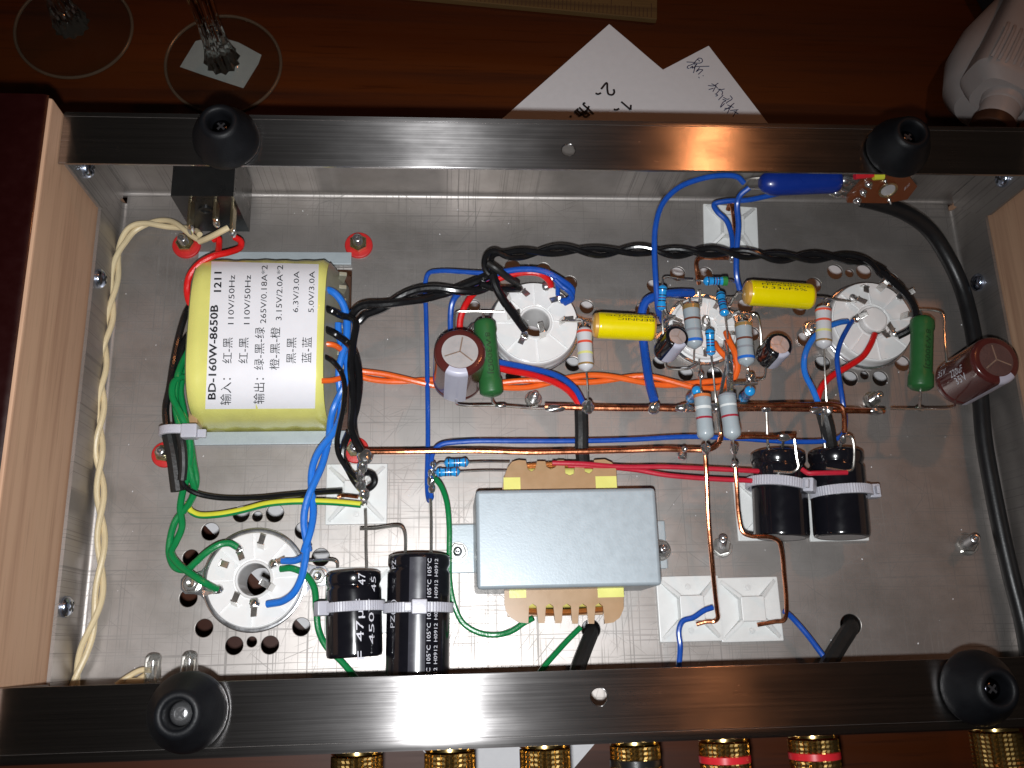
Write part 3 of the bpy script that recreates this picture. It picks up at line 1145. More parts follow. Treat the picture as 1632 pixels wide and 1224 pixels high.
# bobbin cheeks at both ends
for xs, fl_ in ((XR + .2, 5.5), (XL - .2, -3.0)):
    r0 = coil_ring(xs, -.6)
    r1 = []
    for v in coil_ring(xs + fl_ * .5, -3.0):
        r1.append(Vector((v.x, v.y, v.z * .72)))
    r2 = [Vector((v.x, CY + (v.y - CY) * .9, v.z * .38)) for v in coil_ring(xs + fl_ * .9, -4)]
    MB().loft([r0, r1, r2] if True else [r0, r1]).build('bobbin_end', 'tapedim', pt)
mb = MB()
for i in range(9):
    y = -38 - i * 4.6
    mb.box((77.6, y, 8.0), (2.6, 1.4, 14), .3, X=(1, 0, -.25))
mb.build('bobbin_rib', 'tapedim', pt)


def coil_pt(u, v, lift=0.0):
    z = CH
    for _ in range(8):
        p = P(u, v, z + lift)
        z = coil_z(p.y)
    return P(u, v, z + lift)


def quad_px(u, v):
    """u,v 0..1 inside label"""
    TL, TR, BR, BL = (337, 416.5), (508, 421), (502, 651), (327, 652)
    a = (TL[0] * (1 - u) + TR[0] * u, TL[1] * (1 - u) + TR[1] * u)
    b = (BL[0] * (1 - u) + BR[0] * u, BL[1] * (1 - u) + BR[1] * u)
    return a[0] * (1 - v) + b[0] * v, a[1] * (1 - v) + b[1] * v


vs, fs = [], []
NU, NV = 10, 40
for lay in (.42, .16):
    for i in range(NU + 1):
        for j in range(NV + 1):
            vs.append(coil_pt(*quad_px(i / NU, j / NV), lay + (.06 * math.sin(i * 1.3 + j * .4) if lay > .3 else 0)))
k_ = (NU + 1) * (NV + 1)
for i in range(NU):
    for j in range(NV):
        a = i * (NV + 1) + j
        fs.append((a, a + 1, a + NV + 2, a + NV + 1))
lb = MB().add(vs, fs).build('paper_label', 'label', pt, angle=80)
lb['label'] = 'white label printed with ratings in black'


def label_text(s, x, y0, y1, capw):
    """run along the label from photo row y0 up to y1, baseline at column x, cap height capw to the left"""
    mb = text_map(s, lambda a, b: coil_pt(x - b * capw + (y0 + a * (y1 - y0) - 530) * -.028, y0 + a * (y1 - y0), .62), bold=.022 if capw > 10.5 and s[0] in 'B1' else 0.0)
    mb.build('printed_text', 'ink', lb, angle=180)


def lt(s, zx, zy0, zy1, cap):
    label_text(s, zx / 2.914 + 2, 400 + zy0 / 2.914, 400 + zy1 / 2.914, cap / 2.914)


for s, zx, a, b, c in (('BD-160W-8650B', 1003, 690, 250, 36), ('1211', 1015, 190, 97, 34),
                       ('输入：', 1072, 715, 590, 40), ('红-黑', 1072, 522, 402, 36), ('110V/50Hz', 1078, 340, 112, 28),
                       ('红-黑', 1146, 522, 402, 36), ('110V/50Hz', 1152, 340, 112, 28),
                       ('输出：', 1226, 710, 590, 40), ('绿-黑-绿', 1220, 552, 354, 36), ('265V/0.18A*2', 1228, 336, 66, 28),
                       ('橙-黑-橙', 1292, 552, 354, 36), ('3.15V/2.0A*2', 1300, 322, 66, 28),
                       ('黑-黑', 1368, 522, 402, 36), ('6.3V/3.0A', 1376, 285, 94, 26),
                       ('蓝-蓝', 1440, 520, 400, 36), ('5.0V/3.0A', 1448, 285, 94, 26)):
    lt(s, zx, a, b, c)
mb = MB()
mb.box(P(313, 655, 9), (3.0, 14, 7), .6)
mb.build('terminal_board', 'tanboard', pt)

# ------------------------------------------------------------------ choke
ck = thing('choke_transformer', 'grey steel-cased choke with tan comb-edged bobbin, near the centre bottom', 'transformer', (148.7, -127, 0))
cx0, cx1, cy0, cy1 = 121.4, 176.2, -141.8, -112.6
MB().box(((cx0 + cx1) / 2, (cy0 + cy1) / 2, 13.3), (cx1 - cx0, cy1 - cy0, 25.4), 1.3, seg=3).build('steel_case', 'greypaint', ck, angle=50)
for sg in (-1, 1):
    xx = cx0 if sg < 0 else cx1
    MB().box((xx + sg * 3.9, -127.2, .7), (8.6, 15.6, 1.1), .5).build('mounting_ear', 'bracket', ck)
    t = bolt('nut_bolt', 'steel nut and bolt on the %s ear of the grey choke' % ('left' if sg < 0 else 'right'), 'bolt', 729 if sg < 0 else 1052, 881 if sg < 0 else 877, 17, 'plain', 1.4, group='nuts on the choke ears', hgt=3.2, rot=.1)


def board(pxs, z, th, name, m):
    poly = [P(u, v, z) for u, v in pxs]
    mb = MB()
    mb.prism([(p.x, p.y) for p in poly], z - th, z)
    return mb.build(name, m, ck)


BZ = 17.5
north = [(800, 785), (803, 762), (809, 745), (816, 736), (826, 733), (838, 734), (841, 748), (847, 752), (853, 748), (856, 735), (869, 735), (871, 744), (878, 748), (886, 744), (888, 733),
         (899, 733), (901, 755), (908, 758), (915, 755), (917, 735), (930, 735), (932, 752), (939, 755), (945, 750), (947, 733), (964, 732), (975, 737), (982, 748), (984, 785)]
south = [(804, 925), (804, 962), (807, 975), (815, 985), (828, 992), (842, 993), (843, 966), (849, 962), (855, 966), (858, 993), (868, 993), (870, 966), (876, 962), (882, 966), (885, 993), (895, 993),
         (897, 966), (904, 962), (910, 966), (912, 994), (921, 994), (923, 966), (929, 962), (935, 966), (938, 994), (947, 994), (949, 965), (955, 961), (961, 966), (964, 994), (978, 992), (988, 984), (994, 970), (994, 925)]
board(north, BZ, 1.6, 'bobbin_flange', 'tanboard')
board(south, BZ, 1.6, 'bobbin_flange', 'tanboard')
for nm, a in (('winding_end', (-103.6, -113.5)), ('winding_end', (-147.0, -141.2))):
    mb = MB()
    y0_, y1_ = a
    MB().box((149.2, (y0_ + y1_) / 2, 8.2), (31, abs(y1_ - y0_), 13.5), 2.6, seg=3).build(nm, 'tape', ck)
    yo = y0_ + (.5 if y0_ > -120 else -.5)
    for k in range(5):
        mb.tube([(135, yo, 3 + k * 2.6), (149, yo + (.7 if y0_ > -120 else -.7), 3 + k * 2.6), (163.5, yo, 3 + k * 2.6)], .7, 8)
    mb.build('copper_turn', 'winding', ck)
MB().box((149.2, -127, 1.5), (35, 44, 1.5), .3).build('lower_flange', 'tanboard', ck)
for u, v, w_, h_ in ((816, 772, 27, 12), (966, 770, 34, 12), (825, 943, 27, 9), (973, 940, 42, 13)):
    p = P(u, v, BZ)
    s_ = S(u, v, BZ)
    MB().box(p + Vector((0, 0, .12)), (w_ / s_, h_ / s_ + 2, .25), .05).build('yellow_tape_tab', 'tape', ck)


# ------------------------------------------------------------------ tube sockets
def lug(mb, c, ang, L=3.6, tilt=.5, w=2.3, hgt=3.6):
    ca, sa = math.cos(ang), math.sin(ang)
    d = Vector((ca, sa, 0))
    x = Vector((-sa, ca, 0))
    up_ = (Vector((0, 0, 1)) + d * tilt).normalized()
    mb.box(c + up_ * hgt * .5, (w, .42, hgt), .1, X=x, Y=up_.cross(x))
    top = c + up_ * hgt
    mb.box(top + d * 1.3 * (1 if tilt > 0 else -1) + Vector((0, 0, .3)), (w * .8, 3.4, .42), .1, X=x, Y=(d * (1 if tilt > 0 else -1) + Vector((0, 0, .5))).normalized())


def octal(key, label, zt, ear_ang, lugs, hole=True, plug=False):
    cx, cy = SOCK[key]
    o_ = Vector((cx, cy, 0))
    t = thing('tube_socket', label, 'tube socket', o_, 'white ceramic octal tube sockets')
    ri = 4.7
    MB().lathe([(15.0, .1), (15.2, 1.6), (14.9, 3.6), (14.8, 3.8), (14.8, zt - 1.6), (14.3, zt - .8), (5.9, zt - .8), (5.5, zt - .2), (5.0, zt - .5), (ri, zt - 1.6), (ri - .2, -6), (12.2, -6), (12.2, .1)], o_, seg=64, closed=True).build('ceramic_body', 'ceramic', t, angle=40)
    for k in range(8):
        a0 = math.radians(k * 45 + ear_ang + 2.2)
        a1 = math.radians(k * 45 + ear_ang + 42.8)
        po = [(cx + 14.0 * math.cos(a0 + (a1 - a0) * i / 6), cy + 14.0 * math.sin(a0 + (a1 - a0) * i / 6)) for i in range(7)]
        pi_ = [(cx + 6.3 * math.cos(a1 - (a1 - a0) * i / 4 - (.06 if i == 0 else 0)), cy + 6.3 * math.sin(a1 - (a1 - a0) * i / 4)) for i in range(5)]
        MB().prism(po + pi_, zt - .82, zt - .1 - .05 * (k % 2)).build('ceramic_segment', 'ceramic', t)
    mb = MB()
    mb.lathe([(14.7, 4.2), (15.5, 4.0), (15.9, 4.3), (15.9, 4.9), (15.5, 5.2), (14.6, 5.1), (14.6, 4.7)], o_, seg=64, closed=True)
    mb.build('clamp_ring', 'screw', t, angle=50)
    for sg in (0, 1):
        a = math.radians(ear_ang) + math.pi * sg
        d = Vector((math.cos(a), math.sin(a), 0))
        n_ = Vector((-d.y, d.x, 0))
        mb = MB()
        poly = [o_ + d * 15 + n_ * 5.6, o_ + d * 16.5 + n_ * 3.8, o_ + d * 18.5 + n_ * 3.2, o_ + d * 21.2 + n_ * 3.0, o_ + d * 22.6 + n_ * 1.4,
                o_ + d * 22.6 - n_ * 1.4, o_ + d * 21.2 - n_ * 3.0, o_ + d * 18.5 - n_ * 3.2, o_ + d * 16.5 - n_ * 3.8, o_ + d * 15 - n_ * 5.6]
        mb.prism([(p.x, p.y) for p in poly], 2.8, 3.6)
        mb.build('mounting_ear', 'screw', t)
        mb = MB()
        c = o_ + d * 19.2 + Vector((0, 0, 3.6))
        mb.lathe([(2.9, 0), (2.9, .5), (2.6, .6), (1.3, .6), (1.3, 1.8), (1.0, 2.1), (.1, 1.8)], c, seg=20)
        hexnut(mb, c, (0, 0, 1), 2.5, 1.5, rot=.3)
        mb.build('ear_bolt', 'nut', t)
    for i, (u, v, ang, sol) in enumerate(lugs):
        c = P(u, v, zt)
        mb = MB()
        lug(mb, c, math.radians(ang), tilt=.35 if i % 2 else -.3)
        mb.build('solder_lug', 'tin', t)
        if sol:
            mb = MB()
            mb.blob(c + Vector((0, 0, 2.0)), 1.35, (1.3, .9, 1), X=(math.cos(math.radians(ang)), math.sin(math.radians(ang)), .3), jit=.25)
            mb.build('solder_joint', 'solder', t)
    if plug:
        MB().lathe([(4.5, zt - 3), (4.55, zt - .2), (4.4, zt + .5), (3.9, zt + .9), (.1, zt + 1.1)], o_ + Vector((.3, .4, 0)), seg=40).build('centre_boss', 'ceramic', t)
    return t


octal('rect', 'white ceramic tube socket at the lower left with green and blue wires soldered', 6.5, 2,
      [(383, 876, 115, 1), (416, 874, 70, 0), (350, 897, 160, 0), (349, 940, 200, 1), (374, 965, 245, 0), (408, 962, 275, 1), (436, 938, 330, 0), (438, 900, 20, 1)])
octal('left', 'white ceramic tube socket in the middle with black heater wires soldered', 10.5, 2,
      [(829, 465, 125, 1), (870, 460, 60, 1), (891, 480, 25, 1), (892, 514, 355, 0), (865, 538, 290, 0), (835, 538, 245, 1), (809, 506, 185, 0), (812, 480, 150, 0)])
octal('right', 'white ceramic tube socket on the right with pale plugged centre hole', 10.5, 2,
      [(1375, 458, 70, 0), (1400, 462, 45, 0), (1357, 479, 140, 1), (1432, 476, 20, 1), (1358, 512, 200, 1), (1398, 528, 290, 0), (1420, 535, 315, 1), (1435, 505, 345, 0)], plug=True)

# nine-pin socket in the middle
cx, cy = SOCK['noval']
o_ = Vector((cx, cy, 0))
t = thing('nine_pin_socket', 'white ceramic nine-pin tube socket crowded by resistors, between the two larger sockets', 'tube socket', o_)
zt = 6.0
MB().lathe([(12.3, .1), (12.5, 1.2), (12.1, 2.8), (11.2, 3), (11.2, zt - 1.2), (10.7, zt - .7), (1.4, zt - .7), (1.2, -4), (9, -4), (9, .1)], o_, seg=56, closed=True).build('ceramic_body', 'ceramic', t)
for k in range(9):
    a0 = math.radians(k * 40 + 3)
    a1 = math.radians(k * 40 + 37)
    po = [(cx + 10.5 * math.cos(a0 + (a1 - a0) * i / 5), cy + 10.5 * math.sin(a0 + (a1 - a0) * i / 5)) for i in range(6)]
    pi_ = [(cx + 4.4 * math.cos(a1 - (a1 - a0) * i / 3), cy + 4.4 * math.sin(a1 - (a1 - a0) * i / 3)) for i in range(4)]
    MB().prism(po + pi_, zt - .72, zt).build('ceramic_segment', 'ceramic', t)
    am = (a0 + a1) / 2
    mb = MB()
    lug(mb, Vector((cx + 7.6 * math.cos(am), cy + 7.6 * math.sin(am), zt)), am, tilt=.7, w=1.5, hgt=3.0)
    mb.build('solder_lug', 'tin', t)
MB().lathe([(12.6, 2.6), (13.0, 2.6), (13.2, 3.0), (13.0, 3.5), (12.2, 3.5)], o_, seg=56, closed=True).build('clamp_ring', 'screw', t)
MB().tube([o_ + Vector((1.1 * math.cos(q), 1.1 * math.sin(q) * 1.6 + 1.5, zt + 1.2)) for q in [i * .7 for i in range(9)]], .45, 8).build('centre_loop', 'tin', t)
for sg in (-1, 1):
    d = Vector((math.cos(.25), math.sin(.25), 0)) * sg
    n_ = Vector((-d.y, d.x, 0))
    mb = MB()
    poly = [o_ + d * 12 + n_ * 5, o_ + d * 14.5 + n_ * 3, o_ + d * 18 + n_ * 2.6, o_ + d * 18 - n_ * 2.6, o_ + d * 14.5 - n_ * 3, o_ + d * 12 - n_ * 5]
    mb.prism([(p.x, p.y) for p in poly], 2.0, 2.8)
    mb.build('mounting_ear', 'screw', t)
    mb = MB()
    hexnut(mb, o_ + d * 15.6 + Vector((0, 0, 2.8)), (0, 0, 1), 2.6, 1.8)
    mb.lathe([(1.3, 0), (1.3, 3.2), (1.0, 3.5), (.1, 3.3)], o_ + d * 15.6 + Vector((0, 0, 2.8)), seg=16)
    mb.build('ear_bolt', 'nut', t)


# ------------------------------------------------------------------ resistors
def resistor(kind, a, b, w, bands, label, leads=(), m=None, group=None, lw=3.0, dog=None, blobs=()):
    p0, p1 = P(*a), P(*b)
    mid = ((a[0] + b[0]) / 2, (a[1] + b[1]) / 2, (a[2] + b[2]) / 2)
    r = w / 2 / S(*mid)
    L = (p1 - p0).length
    ax = (p1 - p0).normalized()
    name = {'blue': 'blue_resistor', 'grey': 'power_resistor', 'pale': 'power_resistor'}[kind]
    m = m or {'blue': 'resblue', 'grey': 'resgrey', 'pale': 'respale'}[kind]
    t = thing(name, label, 'resistor', p0.lerp(p1, .5) - Vector((0, 0, r)), group)
    neck = .86 if kind == 'blue' else .955
    e = min(L * .24, r * 1.5)
    prof = [(r * .18, -r * .32), (r * .5, -r * .12), (r * .86, r * .10), (r, r * .42), (r, e * .75), (r * neck, e * 1.1), (r * neck, L - e * 1.1),
            (r, L - e * .75), (r, L - r * .42), (r * .86, L - r * .10), (r * .5, L + r * .12), (r * .18, L + r * .32)]
    MB().lathe(prof, p0, ax, 28).build('body', m, t, angle=50)
    for tt, mm, wd in bands:
        h = tt * L
        rr = r if (h < e * .8 or h > L - e * .8) else r * neck
        rr += .05
        hw = wd * L / 2
        MB().lathe([(rr - .2, h - hw), (rr, h - hw + .02), (rr, h + hw - .02), (rr - .2, h + hw)], p0, ax, 28).build('colour_band', mm, t)
    for ld in leads:
        pts = [P(*q) for q in ld]
        e_ = p0 if (pts[0] - p0).length < (pts[0] - p1).length else p1
        pts = [e_] + pts
        MB().tube(pts, lw / 2 / S(*ld[0]), 8, 6).build('lead', 'leadwire', t)
    for q in blobs:
        mb = MB()
        mb.blob(P(q[0], q[1], q[2]), q[3] / S(q[0], q[1], q[2]), (1.3, 1, 1), X=ax, jit=.3)
        mb.build('solder_joint', 'solder', t)
    return t


resistor('pale', (931, 524, 26), (934, 588, 26), 25, [(.10, 'b_red', .06), (.36, 'b_red', .06), (.63, 'b_yel', .06), (.90, 'b_gold', .05)],
         'pale grey resistor with two red bands under the left yellow capacitor', [[(929, 512, 25), (918, 508, 16)], [(936, 610, 26), (937, 648, 23)]], group='pale grey red-banded resistors', blobs=[(937, 649, 23, 9)])
resistor('pale', (1312, 490, 26), (1313, 552, 26), 25, [(.10, 'b_red', .06), (.36, 'b_red', .06), (.63, 'b_yel', .06), (.88, 'b_gold', .05)],
         'pale grey resistor with two red bands beside the right tube socket', [[(1313, 478, 25), (1318, 474, 23)], [(1315, 600, 25), (1318, 650, 23)]], group='pale grey red-banded resistors', blobs=[(1319, 652, 23, 8)])
resistor('grey', (1101, 487, 24), (1107, 552, 24), 27, [(.06, 'b_gold', .10), (.36, 'b_brown', .05), (.63, 'b_grey', .06), (.88, 'b_blue', .07)],
         'grey resistor with brown and blue bands beside the left small black capacitor', [[(1099, 478, 24), (1097, 470, 13)], [(1106, 566, 22), (1106, 578, 16)]], group='grey blue-banded resistors')
resistor('grey', (1184, 514, 26), (1190, 580, 26), 27, [(.08, 'b_gold', .08), (.42, 'b_brown', .05), (.62, 'b_grey', .05), (.87, 'b_blue', .07)],
         'grey resistor with brown and blue bands beside the right small black capacitor', [[(1182, 503, 26), (1180, 495, 14)], [(1192, 590, 26), (1196, 606, 20)]], group='grey blue-banded resistors', blobs=[(1196, 602, 21, 7)])
resistor('grey', (1119, 630, 34), (1125, 698, 34), 27, [(.03, 'b_orange', .07), (.31, 'b_white', .07), (.55, 'b_dred', .05), (.80, 'b_grey', .02)],
         'grey resistor with a white band over the copper bus, left of the touching two', [[(1117, 620, 34), (1117, 590, 24), (1114, 575, 16)], [(1125, 708, 33), (1126, 730, 28)]], group='grey resistors across the copper bus', blobs=[(1125, 716, 30, 7), (1117, 600, 28, 5)])
resistor('grey', (1158, 628, 34), (1168, 697, 34), 28, [(.28, 'b_white', .05), (.53, 'b_dred', .05), (.04, 'b_grey', .04), (.80, 'b_grey', .02)],
         'grey resistor with a white band over the copper bus, right of the touching two', [[(1163, 616, 33), (1162, 580, 27), (1160, 552, 18)], [(1169, 708, 33), (1171, 740, 28)]], group='grey resistors across the copper bus', blobs=[(1170, 716, 30, 7), (1171, 740, 28, 5), (1163, 600, 30, 6), (1162, 580, 27, 6)])

BB = [(.14, 'b_black', .05), (.40, 'b_black', .05), (.52, 'b_purple', .05), (.64, 'b_black', .05), (.90, 'b_brown', .05)]
GB = 'small sky blue banded resistors'
resistor('blue', (1056, 456, 26), (1054, 493, 24), 15, BB, 'blue resistor standing beside the tall blue wire, left of the nine-pin socket', [[(1056, 446, 25), (1062, 442, 22), (1085, 445, 16), (1104, 446, 14)]], group=GB)
resistor('blue', (1123, 448, 26), (1158, 448, 26), 15, BB[:4] + [(.9, 'b_green', .22)], 'blue resistor lying crosswise with a green blotch, top of the nine-pin socket', [[(1113, 447, 25), (1108, 448, 14)], [(1166, 448, 24), (1176, 455, 16)]], group=GB)
resistor('blue', (1148, 468, 27), (1155, 501, 31), 15, BB, 'blue resistor hanging below the green-blotched one', [[(1146, 462, 25), (1142, 456, 20)], [(1157, 514, 28), (1160, 540, 22)]], group=GB)
resistor('blue', (1131, 526, 30), (1133, 565, 28), 15, BB, 'blue resistor over the lower edge of the nine-pin socket', [[(1130, 516, 26), (1127, 508, 12)], [(1136, 590, 28), (1141, 640, 24), (1146, 690, 24)]], group=GB)
resistor('blue', (1100, 636, 20), (1112, 622, 30), 17, BB, 'blue resistor tucked under the left grey bus resistor', [[(1094, 645, 22), (1092, 648, 22)]], group=GB, blobs=[(1091, 650, 22.5, 8)])
resistor('blue', (1184, 635, 20), (1196, 622, 30), 17, BB, 'blue resistor standing right of the grey bus resistors', [[(1180, 643, 22), (1178, 650, 22)], [(1197, 612, 30), (1197, 606, 24)]], group=GB)
resistor('blue', (710, 738, 16), (745, 737, 16), 15, [(x, y, z) for x, y, z in BB], 'blue resistor lying above its twin near the choke, upper one', [[(700, 738, 16), (692, 745, 16)], [(770, 736, 15), (812, 736, 12)]], group=GB)
resistor('blue', (696, 753, 14), (731, 752, 14), 15, BB, 'blue resistor lying below its twin near the choke, lower one', [[(690, 756, 14), (687, 762, 15)], [(770, 750, 13), (808, 750, 12)]], group=GB)


# green wirewound
def green_res(a, b, w, label, leads):
    p0, p1 = P(*a), P(*b)
    mid = tuple((a[i] + b[i]) / 2 for i in range(3))
    r = w / 2 / S(*mid)
    L = (p1 - p0).length
    ax = (p1 - p0).normalized()
    t = thing('wirewound_resistor', label, 'resistor', p0.lerp(p1, .5) - Vector((0, 0, r)), 'dark green wirewound resistors')
    MB().lathe([(r * .3, -r * .2), (r * .75, -r * .05), (r * 1.0, r * .25), (r * 1.03, L * .14), (r * .94, L * .18), (r * .93, L * .78), (r * 1.04, L * .81), (r * 1.05, L - r * .25), (r * .8, L - .1), (r * .3, L + r * .15)],
               p0, ax, 32).build('body', 'cement', t, angle=50)
    up_ = Vector((0, 0, 1))
    sd_ = ax.cross(up_).normalized()
    up2 = sd_.cross(ax)
    rr = r * .94 + .06

    def fn(q, h):
        aa = .12 + (h - .5) * .5
        return p0 + ax * (L * (.2 + .55 * q)) + (sd_ * math.sin(aa) * -1 + up2 * math.cos(aa)) * rr
    text_map('8W300ΩJ', fn).build('printed_text', 'cementprint', t, angle=180)
    for ld in leads:
        pts = [P(*q) for q in ld]
        e_ = p0 if (pts[0] - p0).length < (pts[0] - p1).length else p1
        MB().tube([e_] + pts, .42, 8, 6).build('lead', 'leadwire', t)
    return t


green_res((772, 512, 22), (784, 630, 22), 36, 'dark green resistor against the left brown capacitor', [[(770, 502, 20), (772, 499, 14)], [(785, 640, 22), (790, 647, 22)]])
green_res((1470, 508, 22), (1467, 620, 22), 37, 'dark green resistor at the right, next to the leaning brown capacitor', [[(1468, 500, 20), (1466, 496, 18)], [(1466, 640, 22), (1465, 650, 22)]])


# ------------------------------------------------------------------ capacitors
def vent(mb, c, ax, r, n=3, rot=0.0):
    a = ax.orthogonal().normalized()
    a = Quaternion(ax, rot) @ a
    for k in range(n):
        d = Quaternion(ax, 2 * math.pi * k / n) @ a
        mb.ribbon([c, c + d * r], r * .09, up=ax, smooth=False)


def radial_cap(name, label, p0, p1, r, sleeve, topm, stripe_dir=None, group=None, vent_rot=.3, ventn=3, leads=(), stripe_half=.5, text=None):
    ax = (p1 - p0).normalized()
    L = (p1 - p0).length
    t = thing(name, label, 'capacitor', p0, group)
    MB().lathe([(r * .82, 0), (r * .96, .3), (r, .9), (r, 2.4), (r * .955, 3.0), (r, 3.7), (r, L - 1.6), (r * .985, L - .8), (r * .93, L - .2), (r * .86, L), (r * .7, L + .05), (r * .68, L - .15)],
               p0, ax, 40).build('sleeve', sleeve, t, angle=50)
    MB().lathe([(r * .70, L - .3), (r * .70, L + .02), (.1, L + .08)], p0, ax, 40).build('top_disc', topm, t)
    mb = MB()
    vent(mb, p0 + ax * (L + .11), ax, r * .62, ventn, vent_rot)
    mb.build('vent_groove', 'ventline', t)
    if stripe_dir is not None:
        sd_ = Vector(stripe_dir)
        sd_ = (sd_ - ax * sd_.dot(ax)).normalized()
        prof = [(r * 1.005 + .05, 2.4 if False else .9), (r * 1.005 + .05, L - 1.6), (r * .99 + .05, L - .8), (r * .935 + .05, L - .15), (r * .86, L + .06), (r * .72, L + .12)]
        vs_, fs_ = [], []
        NS = 8
        for rr, h in prof:
            for k in range(NS + 1):
                q = stripe_half * (2 * k / NS - 1)
                d = Quaternion(ax, q) @ sd_
                vs_.append(p0 + ax * h + d * rr)
        for i in range(len(prof) - 1):
            for k in range(NS):
                a = i * (NS + 1) + k
                fs_.append((a, a + 1, a + NS + 2, a + NS + 1))
        MB().add(vs_, fs_).build('polarity_stripe', 'stripe', t, angle=60)
    for sx in text or ():
        s, h0, h1, ang, cap = sx
        base = Vector(stripe_dir) if stripe_dir is not None else Vector((0, 0, 1))
        base = (base - ax * base.dot(ax)).normalized()

        def fn(q, hh, h0=h0, h1=h1, ang=ang, cap=cap):
            d = Quaternion(ax, ang - hh * cap) @ base
            return p0 + ax * (h0 + (h1 - h0) * q) + d * (r + .06)
        text_map(s, fn).build('printed_text', 'print', t, angle=180)
    for ld in leads:
        MB().tube([P(*q) for q in ld], .38, 8, 6).build('lead', 'leadwire', t)
    return t


p0 = P(729, 606, 12)
radial_cap('electrolytic_capacitor', 'brown upright capacitor with grey top and stripe, left of the middle socket', p0, P(733, 560, 33), 8.0, 'brownsleeve', 'silver',
           stripe_dir=(-.15, -1, 0), vent_rot=.6, stripe_half=.45, group='brown electrolytic capacitors', text=[('35V', 17, 20, 2.6, .35), ('C 0', 17, 20, 3.1, .35)],
           leads=[[(729, 600, 12), (725, 548, 14), (724, 510, 14), (727, 498, 14), (745, 496, 14), (803, 497, 14)], [(728, 615, 12), (727, 638, 16), (733, 646, 21), (790, 647, 22), (850, 651, 22), (885, 651, 22)]])
p0 = P(1524, 611, 14)
radial_cap('electrolytic_capacitor', 'brown leaning capacitor with dark top and grey stripe near the right wooden cheek', p0, P(1588, 573, 37), 7.9, 'brownsleeve', 'dimvent',
           stripe_dir=(.35, -1, 0), vent_rot=.9, stripe_half=.38, group='brown electrolytic capacitors', text=[('35V', 3, 7.5, -2.0, .3), ('220uF', 10, 17, -1.7, .3), ('35V', 11, 17, -1.35, .3), ('22', 3, 6, -2.5, .3)],
           leads=[[(1517, 620, 14), (1508, 570, 20), (1505, 530, 20), (1502, 500, 20), (1490, 495, 19), (1455, 493, 17)], [(1522, 628, 14), (1522, 642, 18), (1518, 650, 21), (1470, 652, 22), (1420, 652, 22)]])
p0 = P(1059, 562, 20)
radial_cap('electrolytic_capacitor', 'small black capacitor with shiny vented top overlapping the left yellow capacitor', p0, P(1080, 536, 31), 3.95, 'blacksleeve', 'goldvent',
           stripe_dir=(.1, -1, 0), ventn=3, stripe_half=.6, group='small black electrolytic capacitors', text=[('25V', 4, 10, 1.4, .5)],
           leads=[[(1060, 575, 20), (1061, 583, 18), (1064, 587, 17), (1095, 588, 17), (1112, 580, 16)], [(1058, 545, 20), (1056, 510, 22), (1057, 480, 22), (1060, 476, 22), (1090, 477, 14)]])
p0 = P(1224, 570, 18)
radial_cap('electrolytic_capacitor', 'small black capacitor with shiny vented top right of the grey resistors', p0, P(1243, 549, 28), 4.4, 'blacksleeve', 'goldvent',
           stripe_dir=(.25, -1, 0), ventn=3, stripe_half=.5, group='small black electrolytic capacitors', text=[('25V', 3, 9, 1.4, .5)],
           leads=[[(1220, 580, 18), (1219, 600, 18), (1216, 604, 18), (1200, 605, 20)], [(1214, 560, 18), (1211, 520, 20), (1206, 503, 20), (1200, 501, 20), (1175, 501, 16)]])


def lying_cap(label, a, b, w, text=(), leads=(), group=None, sheen=None):
    p0, p1 = P(*a), P(*b)
    mid = tuple((a[i] + b[i]) / 2 for i in range(3))
    r = w / 2 / S(*mid)
    ax = (p1 - p0).normalized()
    L = (p1 - p0).length
    t = thing('electrolytic_capacitor', label, 'capacitor', p0.lerp(p1, .5) - Vector((0, 0, r)), group)
    MB().lathe([(r * .6, .9), (r * .62, .1), (r * .9, 0), (r * .985, .5), (r, 1.3), (r, 3.0), (r * .94, 4.0), (r * .94, 4.6), (r, 5.6), (r, L - 1.2), (r * .97, L - .3), (r * .88, L), (r * .84, L - .2)],
               p0, ax, 56).build('sleeve', 'blacksleeve', t, angle=50)
    MB().lathe([(r * .84, L - .4), (r * .82, L - .1), (.1, L - .05)], p0, ax, 40).build('end_disc', 'silver', t)
    MB().lathe([(.1, .7), (r * .6, .75), (r * .6, 1.2)], p0, ax, 40).build('rubber_plug', 'rubber', t)
    up_ = Vector((0, 0, 1))
    sd_ = ax.cross(up_).normalized()   # pointing to -x for an axis pointing to -y
    up2 = sd_.cross(ax)
    for s, h0, h1, ang, cap, wd in text:
        def fn(q, hh, h0=h0, h1=h1, ang=ang, cap=cap):
            aa = ang - hh * cap
            return p0 + ax * (h0 + (h1 - h0) * q) - sd_ * math.sin(aa) * (r + .05) + up2 * math.cos(aa) * (r + .05)
        text_map(s, fn).build('printed_text', 'print', t, angle=180)
    for ld in leads:
        MB().tube([P(*q) for q in ld], .45, 8, 6).build('lead', 'leadwire', t)
    return t, p0, ax, r


